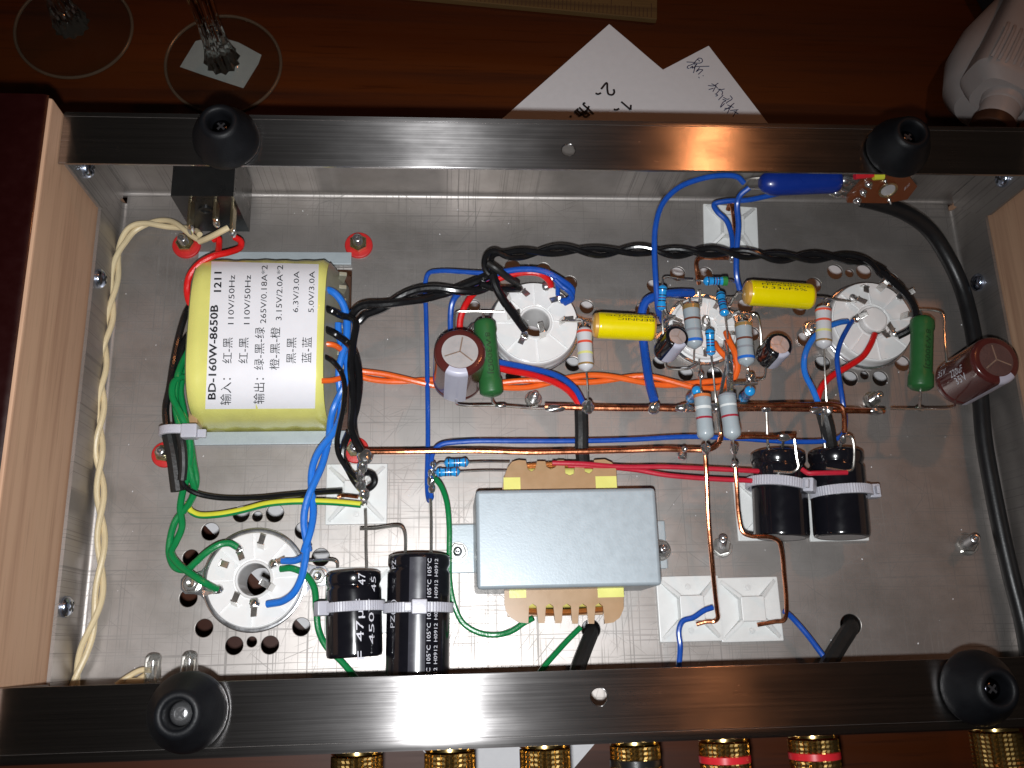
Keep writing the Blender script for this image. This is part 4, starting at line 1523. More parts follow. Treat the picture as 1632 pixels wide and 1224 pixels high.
# sd_ = ax x up; ax ~ -y -> ax x z = (-1,0,0)... angle grows towards +x
c47, a47, x47, r47 = lying_cap('black capacitor printed 47µF 450V strapped at the bottom left', (563, 912, 12), (565, 1048, 12), 88,
                               text=[('47µF', 20.5, 8.5, .42, .27, 1), ('450V', 21.5, 8.5, .86, .24, 1), ('F', 25.6, 23.2, .45, .27, 1), ('47', 4.5, 1.0, .52, .27, 1), ('45', 6.5, 2.0, 1.0, .24, 1)],
                               leads=[[(584, 905, 14), (583, 870, 15), (583, 845, 15), (582, 812, 16)], [(538, 905, 14), (537, 897, 14), (532, 893, 14), (500, 893, 12), (442, 897, 10)]], group='black electrolytic capacitors in cable ties')
cpz, apz, xpz, rpz = lying_cap('black capacitor printed 105°C with grey band, between the 47µF one and the choke', (668, 885, 13), (664, 1150, 13), 101,
                               text=[('PZ(M)', 21.5, 13.5, -.78, .22, 1), ('PZ', 4.5, 2, -.78, .22, 1)] +
                                    [('105°C', 1.8 + 6.2 * k + 5.0, 1.8 + 6.2 * k, .42, .13, 1) for k in range(6)] + [('H0912', 1.8 + 6.2 * k + 5.2, 1.8 + 6.2 * k, .66, .13, 1) for k in range(6)],
                               leads=[[(646, 888, 16), (645, 850, 17), (640, 840, 17), (632, 838, 17), (600, 842, 16), (574, 843, 15)], [(687, 882, 16), (687, 840, 17), (686, 795, 17)]], group='black electrolytic capacitors in cable ties')
cr1, ar1, xr1, rr1 = lying_cap('glossy black capacitor in a cable tie, left one of the right pair', (1239, 722, 13), (1246, 858, 13), 86,
                               leads=[[(1245, 726, 16), (1247, 712, 18), (1249, 700, 23)], [(1266, 700, 24), (1270, 730, 23), (1272, 745, 22.6), (1264, 752, 22), (1233, 751, 22)], [(1225, 728, 16), (1223, 700, 20), (1221, 655, 22)]], group='glossy black capacitors of the right pair')
cr2, ar2, xr2, rr2 = lying_cap('glossy black capacitor in a cable tie, right one of the right pair', (1331, 720, 13), (1342, 857, 13), 86,
                               leads=[[(1338, 724, 17), (1342, 704, 23), (1350, 694, 24), (1358, 698, 24), (1361, 735, 23), (1357, 749, 22.6), (1316, 746, 22.4)], [(1316, 722, 16), (1312, 690, 18), (1310, 655, 22)]], group='glossy black capacitors of the right pair')
# grey band on the 105 degree capacitor, a shade lighter than the sleeve
up_ = Vector((0, 0, 1))
sd_ = xpz.cross(up_).normalized()
up2 = sd_.cross(xpz)
vs_, fs_ = [], []
for i in range(3):
    h = (1.4, 25, 50)[i]
    for k in range(9):
        aa = -.27 + .52 * k / 8
        vs_.append(apz + xpz * h - sd_ * math.sin(aa) * (rpz + .04) + up2 * math.cos(aa) * (rpz + .04))
for i in range(2):
    for k in range(8):
        a = i * 9 + k
        fs_.append((a, a + 1, a + 10, a + 9))
M['greystripe'] = mat("dark_grey_sleeve_band", (.05, .05, .062), .25, var=.2, coat=.4)
MB().add(vs_, fs_).build('grey_band', 'greystripe', cpz, angle=60)


# yellow film capacitors
def film_cap(a, b, w, label, text, flip, leads):
    p0, p1 = P(*a), P(*b)
    mid = tuple((a[i] + b[i]) / 2 for i in range(3))
    r = w / 2 / S(*mid)
    ax = (p1 - p0).normalized()
    L = (p1 - p0).length
    t = thing('film_capacitor', label, 'capacitor', p0.lerp(p1, .5) - Vector((0, 0, r)), 'yellow film capacitors')
    MB().lathe([(r * .90, .9), (r * .97, 1.2), (r, 1.9), (r, L - 1.3), (r * .97, L - .6), (r * .90, L - .3)], p0, ax, 40, sx=.92, ref=(0, 0, 1)).build('yellow_wrap', 'filmcap', t, angle=60)
    MB().lathe([(r * .3, -.9), (r * .7, -.6), (r * .9, 0), (r * .955, 1.0), (r * .88, 1.3)], p0, ax, 40, sx=.92, ref=(0, 0, 1)).build('epoxy_end', 'epoxy', t)
    MB().lathe([(r * .88, L - .8), (r * .94, L - .5), (r * .85, L + .15), (r * .35, L + .5)], p0, ax, 40, sx=.92, ref=(0, 0, 1)).build('epoxy_end', 'epoxy', t)
    u_ = Vector((0, 0, 1))
    y_ = u_.cross(ax).normalized()     # +y for axis +x
    z_ = ax.cross(y_)
    for s, h0, h1, ang, cap in text:
        def fn(q, hh, h0=h0, h1=h1, ang=ang, cap=cap):
            aa = ang + hh * cap
            return p0 + ax * (h0 + (h1 - h0) * q) + y_ * math.sin(aa) * (r + .06) + z_ * math.cos(aa) * (r * .92 + .07)
        text_map(s, fn).build('printed_text', 'ink', t, angle=180)
    for ld in leads:
        MB().tube([P(*q) for q in ld], .42, 8, 6).build('lead', 'leadwire', t)
    return t


film_cap((1189, 466, 24), (1294, 473, 24), 42, 'yellow film capacitor printed 0.33uF 5%, up between the two right sockets',
         [('BENNIC', 5.7, 16.5, .60, .17), ('FPP630VDC', 4.2, 21.2, .34, .19), ('0.33uF5%', 4.2, 19, .04, .21)], False,
         [[(1190, 468, 24), (1178, 466, 22), (1170, 474, 16), (1155, 474, 12)], [(1293, 474, 24), (1310, 474, 23), (1335, 478, 18), (1354, 480, 14)]])
film_cap((947, 518, 24), (1042, 523, 24), 43, 'yellow film capacitor with upside-down print, right of the middle socket',
         [('BENNIC', 18.5, 7.0, .36, -.21), ('FPP630VDC', 20.4, 3.2, .64, -.18), ('0.33uF5%', 20, 6.0, .9, -.16)], True,
         [[(948, 517, 24), (930, 512, 22), (915, 512, 18), (896, 511, 14)], [(1041, 522, 24), (1052, 521, 22), (1060, 514, 20), (1075, 505, 14)]])

# blue dipped capacitor and volume pot under the top flange
t = thing('film_capacitor', 'dark blue capacitor half hidden under the top flange', 'capacitor', P(1280, 292, 15))
p0 = P(1216, 292, 34)
p1 = P(1340, 287, 34)
ax = (p1 - p0).normalized()
MB().lathe([(1.5, -1.2), (2.7, -.4), (3.5, .8), (4.1, 2.2), (4.4, 4), (4.4, (p1 - p0).length - 3), (3.8, (p1 - p0).length - 1), (2.2, (p1 - p0).length)], p0, ax, 32, sx=.9, ref=(0, 0, 1)).build('blue_body', 'fcap', t, angle=60)
MB().tube([p0 + Vector((1, 2, 0)), P(1195, 285, 32), P(1181, 290, 30)], .4, 8, 6).build('lead', 'leadwire', t)
MB().tube([p0 + Vector((1, -2, 0)), P(1205, 300, 32), P(1194, 300, 30)], .4, 8, 6).build('lead', 'leadwire', t)
MB().tube([p1, P(1352, 290, 34), P(1362, 286, 34)], .4, 8, 6).build('lead', 'leadwire', t)

pot = thing('volume_control', 'brown circuit board of a volume control with soldered pins under the top right foot', 'potentiometer', P(1405, 300, 15))
bc = [P(1374, 290, 38), P(1391, 280, 40), P(1450, 282, 40), P(1462, 297, 36), P(1446, 318, 31), P(1412, 324, 30), P(1350, 323, 30), P(1352, 314, 32)]
nn = (bc[4] - bc[0]).cross(bc[6] - bc[2]).normalized()
if nn.z < 0:
    nn = -nn
mb = MB()
n_ = len(bc)
mb.add([p for p in bc] + [p - nn * 1.4 for p in bc], [tuple(range(n_)), tuple(range(n_, 2 * n_))[::-1]] + [(i, (i + 1) % n_, n_ + (i + 1) % n_, n_ + i) for i in range(n_)])
mb.build('circuit_board', 'pcb', pot)
cc = P(1415, 302, 35.6)
MB().lathe([(3.1, .0), (3.1, .5), (2.5, .6), (2.4, .1)], cc, nn, 30, closed=True).build('shaft_ring', 'brass', pot)
MB().lathe([(2.4, .1), (2.3, .35), (.1, .4)], cc, nn, 24).build('shaft_end', 'silver', pot)
for u, v, z in ((1384, 292, 37.5), (1375, 305, 35), (1366, 318, 32.3), (1416, 317, 32.5), (1410, 287, 39)):
    mb = MB()
    mb.blob(P(u, v, z) + nn * .5, 1.3 if u < 1400 else .7, (1, 1, 1), X=nn, jit=.15)
    mb.lathe([(.4, 0), (.35, 1.8), (.1, 2)], P(u, v, z) + nn * .8, nn, 10)
    mb.build('solder_joint', 'solder', pot)
for u, v, z in ((1350, 284, 34), (1345, 290, 34), (1334, 301, 32), (1333, 311, 30)):
    mb = MB()
    mb.blob(P(u, v, z), 1.5, (1.5, .9, .9), X=(1, -.2, 0), jit=.4)
    mb.tube([P(u, v, z), P(u + 18, v + 4, z)], .4, 8, smooth=False)
    mb.build('solder_pin', 'solder', pot)
ex = (P(1456, 286, 38) - P(1440, 302, 38)).normalized()
ey = nn.cross(ex).normalized()
og = P(1441, 303, 36.2)
text_map('B10K', lambda a, b: og + ex * a * 4.2 + ey * b * 1.4 + nn * .25).build('printed_text', 'print', pot, angle=180)
MB().lathe([(7.8, 0), (8, .5), (8, 8), (7.8, 8.4)], P(1412, 285, 22), (0, .3, 1), 36).build('metal_body', 'nut', pot)
tag(MB().tube([P(1362, 281, 41), P(1380, 279, 41), P(1398, 277, 41)], 1.1, 10).build('short_jumper', 'redring'), 'short red sleeve tucked under the top flange beside the blue capacitor', 'wire')
tag(MB().tube([P(1392, 282, 41), P(1408, 281, 41)], 1.1, 10, smooth=False).build('short_jumper', 'earthyel'), 'tiny yellow sleeve tucked under the top flange above the brown board', 'wire')


# ------------------------------------------------------------------ power inlet block
inl = thing('power_inlet', 'black plastic power socket block with three brass blades, top left', 'power socket', (42, -2, 8))
y_in = -19.5
a1 = P(273, 310, 31)
zt_, zb_ = 34.0, 8.0
xl, xr = 31.6, 52.5
f_tl = P(272, 312, zt_)
f_tr = P(371, 312, zt_)
mb = MB()
hx0, yf = f_tl.x, f_tl.y
hx1 = f_tr.x
mb.prism([(hx0, -2.2), (hx1 + .2, -2.2), (hx1 + .2, yf), (hx0, yf)], 9, zt_)
mb.build('housing', 'blackplastic', inl)
# rear boss that widens below
for (u0, v0, u1, v1, z0_, z1_) in ((301, 313, 298, 372, 30, 16), (341, 313, 343, 346, 30, 22), (372, 325, 372, 375, 28, 16)):
    p = P(u0, v0, z0_)
    d_ = (Vector((0, -1, 0)))
    L_ = 9.5 if u0 != 341 else 7
    x_ = PY(u0, v0, yf).x
    zc = min(PY(u0, v0, yf).z, 31)
    MB().box((x_, yf - L_ / 2, zc - 1), (.9, L_, 4.6), .15).build('terminal_blade', 'brass', inl)
    mb = MB()
    mb.blob((x_, yf - L_ + .5, zc - 2), 1.1, (1, 1.4, 1), jit=.3)
    mb.build('solder_joint', 'solder', inl)
MB().lathe([(2.3, 0), (2.3, .6), (1.4, .7), (1.3, .2), (.1, .1)], (hx0 + 8.5, yf, 25), (0, -1, 0), 20).build('rivet', 'blackplastic', inl)


# ------------------------------------------------------------------ cable-tie mounts and ties
def pad(u, v, wpx, ang, label, z=0, hgt=4.4, mt='nylonpad', asp=1.0):
    c = P(u, v, z)
    s_ = wpx / S(u, v, z)
    a = math.radians(ang)
    X = Vector((math.cos(a), math.sin(a), 0))
    Y = Vector((-X.y, X.x, 0))
    t = thing('tie_mount', label, 'cable tie mount', c, 'white plastic cable tie mounts on the plate')
    MB().box(c + Vector((0, 0, .95)), (s_, s_ * asp, 1.3), .45, X=X, Y=Y).build('base_square', mt, t)
    q = s_ * .19
    MB().box(c + Vector((0, 0, 1.5 + hgt / 2 - .6)), (q * 2, q * 2, hgt), .35, X=X, Y=Y).build('centre_block', mt, t)
    for k in range(4):
        d = (X * (1 if k in (0, 3) else -1) + Y * (1 if k < 2 else -1))
        n_ = Vector((-d.y, d.x, 0)).normalized() * .55
        i_ = c + d * q * .95
        e_ = c + d * s_ * .44
        vs = [i_ - n_ + Vector((0, 0, 1.5)), i_ + n_ + Vector((0, 0, 1.5)), e_ + n_ + Vector((0, 0, 1.5)), e_ - n_ + Vector((0, 0, 1.5)),
              i_ - n_ + Vector((0, 0, .7 + hgt)), i_ + n_ + Vector((0, 0, .7 + hgt)), e_ + n_ + Vector((0, 0, 1.8)), e_ - n_ + Vector((0, 0, 1.8))]
        MB().add(vs, [(0, 3, 2, 1), (4, 5, 6, 7), (0, 1, 5, 4), (1, 2, 6, 5), (2, 3, 7, 6), (3, 0, 4, 7)]).build('diagonal_rib', mt, t)
    for k in range(2):
        MB().lathe([(.9, 0), (.85, .3), (.1, .35)], c + Y * (s_ * .33 * (1 if k else -1)) + Vector((0, 0, 1.6)), seg=16).build('moulding_mark', mt, t)
    return t


pad(1163, 368, 88, -4, 'white tie mount at the top with copper and blue wires crossing it', asp=.95)
pad(569, 788, 97, 0, 'white tie mount behind the silvery solder column')
pad(1097, 970, 102, 0, 'white tie mount at the bottom with a blue wire over it')
pad(1193, 971, 100, 0, 'white tie mount at the bottom touching the right side of its twin', hgt=4.2)
pad(1219, 812, 100, 0, 'white tie mount half hidden under the left capacitor of the glossy pair', hgt=3)
pad(1330, 815, 96, 0, 'white tie mount beneath the right capacitor of the glossy pair', hgt=3)
pad(572, 957, 104, 0, 'white tie mount mostly hidden under the 47µF capacitor', hgt=2)


def tie(label, a, ax, h, r, w, head_ang, tail=0.0, tilt=(0, 0), hs=1.0):
    """strap round a cylinder: centre a + ax*h"""
    ax = (ax + Vector((tilt[0], tilt[1], 0))).normalized()
    up_ = Vector((0, 0, 1))
    sd_ = ax.cross(up_).normalized()
    up2 = sd_.cross(ax)
    c = a + ax * h
    t = thing('cable_tie', label, 'cable tie', c - Vector((0, 0, r)), 'white nylon cable ties')
    n_ = 132
    vs, fs = [], []
    for k in range(n_):
        q = 2 * math.pi * k / n_
        d = -sd_ * math.sin(q) + up2 * math.cos(q)
        ro = r + .95 + (.16 if k % 2 else -.05)
        for rr, hh in ((r + .15, -w / 2), (ro, -w / 2 + .1), (ro, w / 2 - .1), (r + .15, w / 2)):
            vs.append(c + d * rr + ax * hh)
    for k in range(n_):
        j = (k + 1) % n_
        for i in range(4):
            i2 = (i + 1) % 4
            fs.append((k * 4 + i, k * 4 + i2, j * 4 + i2, j * 4 + i))
    MB().add(vs, fs).build('strap', 'nylon', t, angle=25)
    d = -sd_ * math.sin(head_ang) + up2 * math.cos(head_ang)
    tn = ax.cross(d)
    hc = c + d * (r + 1.7)
    MB().box(hc, (4.6 * hs, w + 1.3, 3.6 * hs), .5, X=tn, Y=ax).build('head', 'nylon', t)
    MB().box(hc + tn * (2.6 * hs + tail / 2) * (1 if tail >= 0 else 1) + d * .2, (abs(tail) + .5, w * .8, 1.1), .15, X=tn, Y=ax).build('tail', 'nylon', t)
    return t


tie('white cable tie round the 47µF capacitor, head on its left', a47, x47, 10.4, r47, 3.0, -1.15, 1.0, tilt=(0.0, -.0))
tie('white cable tie round the 105°C capacitor, head on top', apz, xpz, 15.8, rpz, 3.0, .05, 1.4)
tie('white cable tie round the left glossy black capacitor', ar1, xr1, 10.8, rr1, 3.2, .95, 1.2, tilt=(-.08, 0))
tie('white cable tie round the right glossy black capacitor', ar2, xr2, 13.5, rr2, 3.2, 1.5, 1.6, tilt=(.06, 0))

# ------------------------------------------------------------------ copper wiring
GC = 'bare copper wires'
wire('copper_bus', 'long bare copper bus wire running across under the three upper sockets', 'copper wire',
     [(868, 648, 22), (900, 649, 22), (937, 650, 22), (1000, 651, 22), (1050, 651, 22), (1092, 652, 22), (1150, 652, 22), (1210, 651, 22), (1290, 652, 22), (1340, 654, 22), (1395, 655, 22), (1408, 655, 21)], 9.5, 'copper', GC, jitter=.03)
wire('copper_wire', 'copper wire lying on the right half of the bus, bent down at its end', 'copper wire',
     [(1172, 645, 25), (1220, 646, 25), (1250, 645, 25), (1290, 645, 25), (1330, 645, 25), (1341, 649, 25), (1345, 660, 25), (1346, 690, 25)], 8, 'copper', GC)
wire('copper_wire', 'copper wire from the solder column running above the choke, bent up at its right', 'copper wire',
     [(588, 720, 23), (640, 720, 24), (700, 719, 24), (770, 719, 24), (840, 721, 24), (900, 720, 24), (1000, 718, 24), (1060, 716, 25), (1100, 717, 25), (1130, 716, 26), (1143, 709, 26), (1149, 696, 26), (1147, 670, 26), (1147, 635, 25)], 8.5, 'copper', GC, jitter=.03)
wire('copper_wire', 'short copper wire linking the grey resistor to the left glossy capacitor', 'copper wire',
     [(1172, 697, 26), (1200, 696, 26), (1235, 697, 26), (1250, 695, 26), (1268, 695, 26)], 7.5, 'copper', GC)
wire('copper_wire', 'straight copper wire dropping past the long bolt to the left lower tie mount', 'copper wire',
     [(1124, 725, 28), (1126, 760, 26), (1129, 830, 24), (1135, 900, 20), (1140, 950, 14), (1143, 975, 10), (1144, 985, 8), (1139, 990, 7), (1125, 991, 6.5), (1110, 995, 6)], 7, 'copper', GC)
wire('copper_wire', 'kinked copper wire crossing the foot of the left glossy capacitor', 'copper wire',
     [(1171, 738, 28), (1174, 775, 27), (1178, 825, 27), (1184, 848, 27), (1196, 854, 27), (1228, 856, 27), (1241, 863, 26), (1246, 880, 24), (1250, 920, 18), (1253, 955, 12), (1253, 980, 9), (1249, 989, 8), (1235, 991, 7), (1207, 996, 6)], 7, 'copper', GC)
wire('copper_wire', 'thick copper wire rising over the top tie mount', 'copper wire',
     [(1160, 335, 10), (1164, 325, 12), (1167, 330, 13), (1171, 360, 14), (1175, 400, 16), (1176, 412, 17)], 7.5, 'copper', GC)
wire('copper_wire', 'bent copper wire above the nine-pin socket reaching a solder joint on the right', 'copper wire',
     [(1114, 452, 12), (1111, 435, 16), (1110, 418, 17), (1116, 411, 17), (1140, 411, 17), (1166, 411, 17)], 7, 'copper', GC)
wire('tinned_bus', 'tinned vertical wire through the nine-pin socket down to the copper bus', 'tinned wire',
     [(1155, 545, 12), (1158, 580, 22), (1152, 610, 24), (1146, 640, 26), (1145, 670, 27), (1147, 690, 27)], 6, 'solder')
wire('copper_stub', 'short curled copper end beside the black wire at the solder column', 'copper wire', [(538, 793, 14), (545, 790, 14), (570, 792, 16)], 6, 'copper')

# solder joints
SJ = []


def joint(u, v, z, r, label, st=(1, 1, 1), X=(1, 0, 0)):
    mb = MB()
    mb.blob(P(u, v, z), r / S(u, v, z), st, X=X, jit=.22, seg=16)
    tag(mb.build('solder_joint', 'solder'), label, 'solder joint', 'solder blobs on the wires')


joint(937, 650, 22.4, 10, 'round solder blob where the left red-banded resistor meets the bus', (1.1, .9, .9))
joint(1042, 651, 22.5, 10, 'solder blob where the thick blue wire meets the bus', (1, 1, .9))
joint(1092, 651, 23, 8, 'solder blob under the left tucked blue resistor', (2.0, .8, .8))
joint(1137, 650, 25, 9, 'bright solder patch between the two touching grey resistors', (.9, 1.2, .8), (0, 1, 0))
joint(1221, 652, 22.6, 6, 'small solder joint of the left glossy capacitor lead on the bus', (1.4, .8, .8))
joint(1302, 654, 22.6, 7, 'flat solder joint left of the black sleeve on the bus', (1.8, .8, .8))
joint(1395, 656, 22, 7, 'solder joint at the right end of the bus', (1.8, .9, .9))
joint(1466, 652, 21, 5, 'small solder joint below the right green resistor', (1.6, .8, .8))
joint(1087, 727, 24, 7, 'silver solder drop hanging below the copper wire', (1, 1, 1))
joint(1091, 716, 26, 5, 'little solder bead on top of the copper wire')
joint(1250, 697, 26, 7, 'solder joint at the end of the short copper link', (1.6, .9, .9))
joint(1168, 411, 17.5, 7, 'solder joint at the tip of the bent copper wire near the top')
joint(1344, 700, 24, 6, 'solder joint above the right glossy capacitor', (1, 1.2, 1))
joint(798, 647, 22, 5, 'solder joint below the left green resistor', (2, .8, .8))
joint(885, 651, 22.3, 7, 'tapered solder joint at the left end of the bus', (2.4, .8, .8))

col = thing('solder_column', 'lumpy silvery solder column joining copper, black and earth wires', 'solder column', P(580, 740, 12))
mb = MB()
MB().tube([P(583, 722, 23), P(579, 745, 21), P(573, 765, 19), P(577, 785, 17), P(581, 805, 16)], .9, 8).build('core_wire', 'leadwire', col)
for u, v, z, r, st in ((582, 727, 23, 12, (1.1, 1, .9)), (577, 744, 21, 8, (1, 1.2, 1)), (572, 760, 19.5, 9, (1, 1.1, 1)), (575, 775, 18, 8, (1, 1.2, 1)), (580, 788, 17, 8.5, (1, 1.1, 1)), (580, 800, 16, 5, (1, 1.6, 1))):
    mb = MB()
    mb.blob(P(u, v, z), r / S(u, v, z), st, jit=.28, seg=16)
    mb.build('solder_lump', 'solder', col)
col2 = thing('solder_column', 'small solder column joining the blue wires above the 105°C capacitor', 'solder column', P(688, 765, 12))
for u, v, z, r in ((690, 742, 17, 5), (688, 755, 16.5, 6), (687, 768, 16.5, 6), (688, 780, 16.5, 5.5)):
    mb = MB()
    mb.blob(P(u, v, z), r / S(u, v, z), (1, 1.3, 1), jit=.28, seg=14)
    mb.build('solder_lump', 'solder', col2)

# ------------------------------------------------------------------ insulated wires
twisted('twisted_pair', 'cream twisted wire pair running down the left side of the plate', 'wire pair',
        [(318, 378, 12), (300, 366, 9), (270, 357, 6), (235, 356, 4), (210, 366, 3), (195, 388, 3), (187, 410, 3), (182, 450, 3), (176, 500, 3), (168, 540, 3), (163, 600, 3), (160, 660, 3), (158, 720, 3), (160, 780, 3), (161, 840, 3), (161, 900, 3),
         (156, 960, 3), (147, 1000, 3), (133, 1040, 3), (122, 1078, 3), (118, 1110, 3), (130, 1135, 4), (170, 1120, 6), (205, 1090, 8), (232, 1080, 10)], 9.5, 'cream', 30, phase=.4)
wire('cream_wire', 'short cream wire across the black power socket block', 'wire', [(318, 385, 14), (335, 378, 17), (358, 366, 20), (364, 363, 20)], 10, 'cream')
twisted('twisted_pair', 'thick black twisted pair from the taped transformer up to the middle socket', 'wire pair',
        [(566, 508, 20), (578, 496, 21), (610, 488, 21), (650, 474, 21), (690, 466, 21), (730, 462, 21), (765, 454, 21), (790, 440, 22)], 13.5, 'black', 38, phase=1.2)
twisted('twisted_pair', 'black twisted pair crossing the top from the middle socket to the right socket', 'wire pair',
        [(786, 440, 24), (778, 425, 24), (779, 410, 24), (788, 403, 24), (810, 406, 24), (850, 403, 24), (905, 398, 24), (960, 402, 24), (1020, 399, 24), (1080, 403, 24), (1140, 401, 24), (1200, 406, 24), (1250, 411, 24), (1300, 410, 23), (1350, 412, 22), (1385, 419, 21), (1408, 436, 19)], 9.5, 'black', 25, phase=.3)
wire('black_wire', 'black wire looping round the right socket to its lower lug', 'wire', [(1408, 434, 20), (1425, 452, 20), (1445, 470, 20), (1458, 492, 20), (1459, 512, 19), (1450, 525, 18), (1430, 536, 16)], 12, 'black')
wire('black_wire', 'black wire ending at the top right lug of the right socket', 'wire', [(1400, 430, 20), (1420, 444, 20), (1438, 460, 18), (1434, 472, 14)], 10, 'black')
wire('black_wire', 'thick black wire with faint white print slanting across the middle socket', 'wire', [(785, 437, 26), (790, 455, 25), (802, 478, 23), (820, 503, 20), (836, 525, 16)], 14, 'black')
wire('black_wire', 'black wire from the pair to the upper left lug of the middle socket', 'wire', [(778, 420, 27), (790, 428, 27), (806, 440, 24), (824, 452, 17)], 11, 'sleeve')
wire('black_wire', 'black wire ending horizontally at the upper left lug of the middle socket', 'wire', [(765, 452, 24), (790, 460, 22), (810, 461, 19), (827, 461, 15)], 11, 'black')
GBK = 'black wires beside the taped transformer'
wire('black_wire', 'black wire leaving the transformer top right and dropping in the thick bundle', 'wire', [(514, 489, 22), (530, 496, 23), (545, 503, 20), (560, 507, 21), (567, 515, 22), (563, 545, 22), (559, 580, 22), (562, 620, 22), (562, 650, 22), (560, 680, 22), (568, 705, 23), (578, 722, 23)], 12, 'black', GBK)
wire('black_wire', 'black wire leaving the transformer right side, bulging outward in the bundle', 'wire', [(514, 522, 22), (535, 533, 23), (552, 545, 20), (564, 562, 21), (571, 590, 21), (572, 620, 21), (568, 650, 21), (563, 672, 21), (566, 700, 22), (575, 722, 22)], 12, 'black', GBK)
wire('black_wire', 'thin black wire with white sheen curving down past the transformer right edge', 'wire', [(512, 565, 22), (530, 576, 23), (543, 592, 21), (549, 615, 23), (547, 650, 24), (541, 680, 24), (537, 705, 24), (540, 725, 24), (552, 745, 23), (568, 762, 20)], 8.5, 'black', GBK)
wire('black_wire', 'thick black wire curling in a loop behind the solder column', 'wire', [(556, 690, 20), (548, 710, 18), (546, 730, 17), (556, 750, 16), (566, 768, 14), (578, 780, 11), (590, 777, 10), (597, 768, 10), (594, 757, 11), (584, 753, 13), (577, 756, 15)], 11, 'black', GBK)
tp = twisted('twisted_pair', 'bright blue twisted pair from the transformer down to the lower left socket', 'wire pair',
             [(545, 515, 17), (548, 560, 17), (545, 610, 17), (538, 650, 15), (528, 690, 16), (512, 725, 16), (502, 755, 16), (495, 790, 16), (492, 820, 16), (490, 850, 16), (488, 880, 15)], 11.5, 'blue', 30, phase=.9)
wire('blue_wire', 'bright blue wire arching out of the transformer top right', 'wire', [(516, 461, 21), (530, 465, 22), (544, 480, 21), (552, 503, 19), (553, 530, 18), (548, 560, 17)], 12, 'blue')
wire('blue_wire', 'bright blue wire curving to the bottom lug of the lower left socket', 'wire', [(489, 872, 16), (486, 895, 16), (480, 922, 15), (468, 945, 14), (450, 958, 12), (426, 963, 10)], 12, 'blue')
wire('blue_wire', 'bright blue wire turning left to the right lug of the lower left socket', 'wire', [(492, 868, 15), (486, 884, 14), (472, 893, 12), (450, 894, 10)], 11, 'blue')
tor = twisted('twisted_pair', 'long orange twisted pair from the transformer to the nine-pin socket', 'wire pair',
              [(560, 590, 8), (576, 596, 7), (620, 603, 6), (670, 608, 6), (720, 612, 6), (780, 614, 6), (840, 612, 6), (900, 606, 7), (960, 603, 8), (1020, 604, 9), (1070, 611, 10), (1110, 614, 11), (1145, 612, 12), (1165, 606, 12)], 9.5, 'orange', 44, phase=.2)
wire('orange_wire', 'orange wire rising to the right side of the nine-pin socket', 'wire', [(1150, 614, 13), (1166, 607, 13), (1175, 590, 14), (1172, 565, 15), (1163, 545, 14), (1157, 530, 12)], 10, 'orange')
wire('orange_wire', 'short orange wire piece crossing below the nine-pin socket', 'wire', [(1168, 595, 12), (1170, 580, 13), (1160, 572, 15), (1148, 560, 16), (1139, 547, 14)], 9, 'orange')
wire('orange_wire', 'orange wire leaving the transformer right side, upper one', 'wire', [(513, 548, 22), (532, 550, 21), (546, 560, 17), (556, 575, 11), (566, 592, 8)], 9, 'orange')
wire('orange_wire', 'orange wire leaving the transformer right side, lower one', 'wire', [(512, 607, 22), (530, 606, 20), (548, 601, 17), (566, 598, 9)], 9, 'orange')
GG = 'green wires'
wire('green_wire', 'green wire ending at the top left lug of the lower left socket', 'wire', [(306, 548, 12), (292, 575, 14), (283, 600, 16), (279, 640, 16), (286, 680, 16), (296, 720, 15), (305, 760, 14), (310, 782, 12), (300, 805, 10), (280, 830, 9), (271, 860, 9), (270, 885, 9), (280, 905, 10), (297, 908, 10), (312, 896, 11), (330, 880, 12), (350, 868, 12), (366, 866, 11), (378, 872, 10)], 11, 'green', GG)
wire('green_wire', 'green wire ending at the left lug of the lower left socket', 'wire', [(306, 606, 12), (290, 601, 15), (277, 610, 17), (275, 632, 17), (288, 660, 17), (300, 690, 16), (304, 720, 15), (298, 760, 14), (291, 785, 12), (287, 810, 10), (290, 840, 9), (280, 865, 9), (273, 880, 10), (283, 898, 11), (305, 915, 12), (328, 930, 12), (346, 939, 9)], 11, 'green', GG)
wire('green_wire', 'third green wire hugging the transformer left edge', 'wire', [(308, 570, 10), (296, 590, 12), (288, 620, 13), (294, 660, 13), (303, 700, 13), (309, 740, 13), (313, 770, 12), (303, 800, 9)], 10, 'green', GG)
wire('green_wire', 'green wire curving from the lower left socket under the 47µF capacitor', 'wire', [(447, 907, 9), (465, 906, 10), (485, 915, 9), (500, 935, 7), (504, 970, 5), (508, 1005, 4), (520, 1030, 3), (545, 1055, 3), (565, 1078, 4), (580, 1095, 6)], 10.5, 'green', GG)
wire('green_wire', 'green wire arching between the 105°C capacitor and the choke', 'wire', [(694, 763, 16), (703, 775, 14), (712, 800, 11), (716, 840, 8), (716, 880, 6), (717, 930, 4), (724, 965, 3), (738, 993, 3), (762, 1008, 3), (790, 1012, 3), (815, 1006, 4), (835, 993, 5), (850, 985, 6)], 9, 'green', GG)
wire('green_wire', 'green wire slanting from the choke to the bottom flange', 'wire', [(925, 1000, 3), (905, 1020, 4), (885, 1042, 6), (866, 1064, 8), (855, 1080, 8)], 9, 'green', GG)
wire('red_wire', 'red wire from the inlet curling down the transformer left edge', 'wire', [(374, 378, 14), (384, 385, 14), (383, 394, 14), (365, 402, 17), (340, 408, 19), (318, 420, 19), (302, 440, 18), (298, 460, 17), (302, 482, 14), (312, 496, 12)], 10.5, 'red')
wire('red_wire', 'short red wire from the inlet joining the longer red one', 'wire', [(340, 382, 14), (348, 380, 15), (349, 390, 15), (347, 406, 17)], 10, 'red')
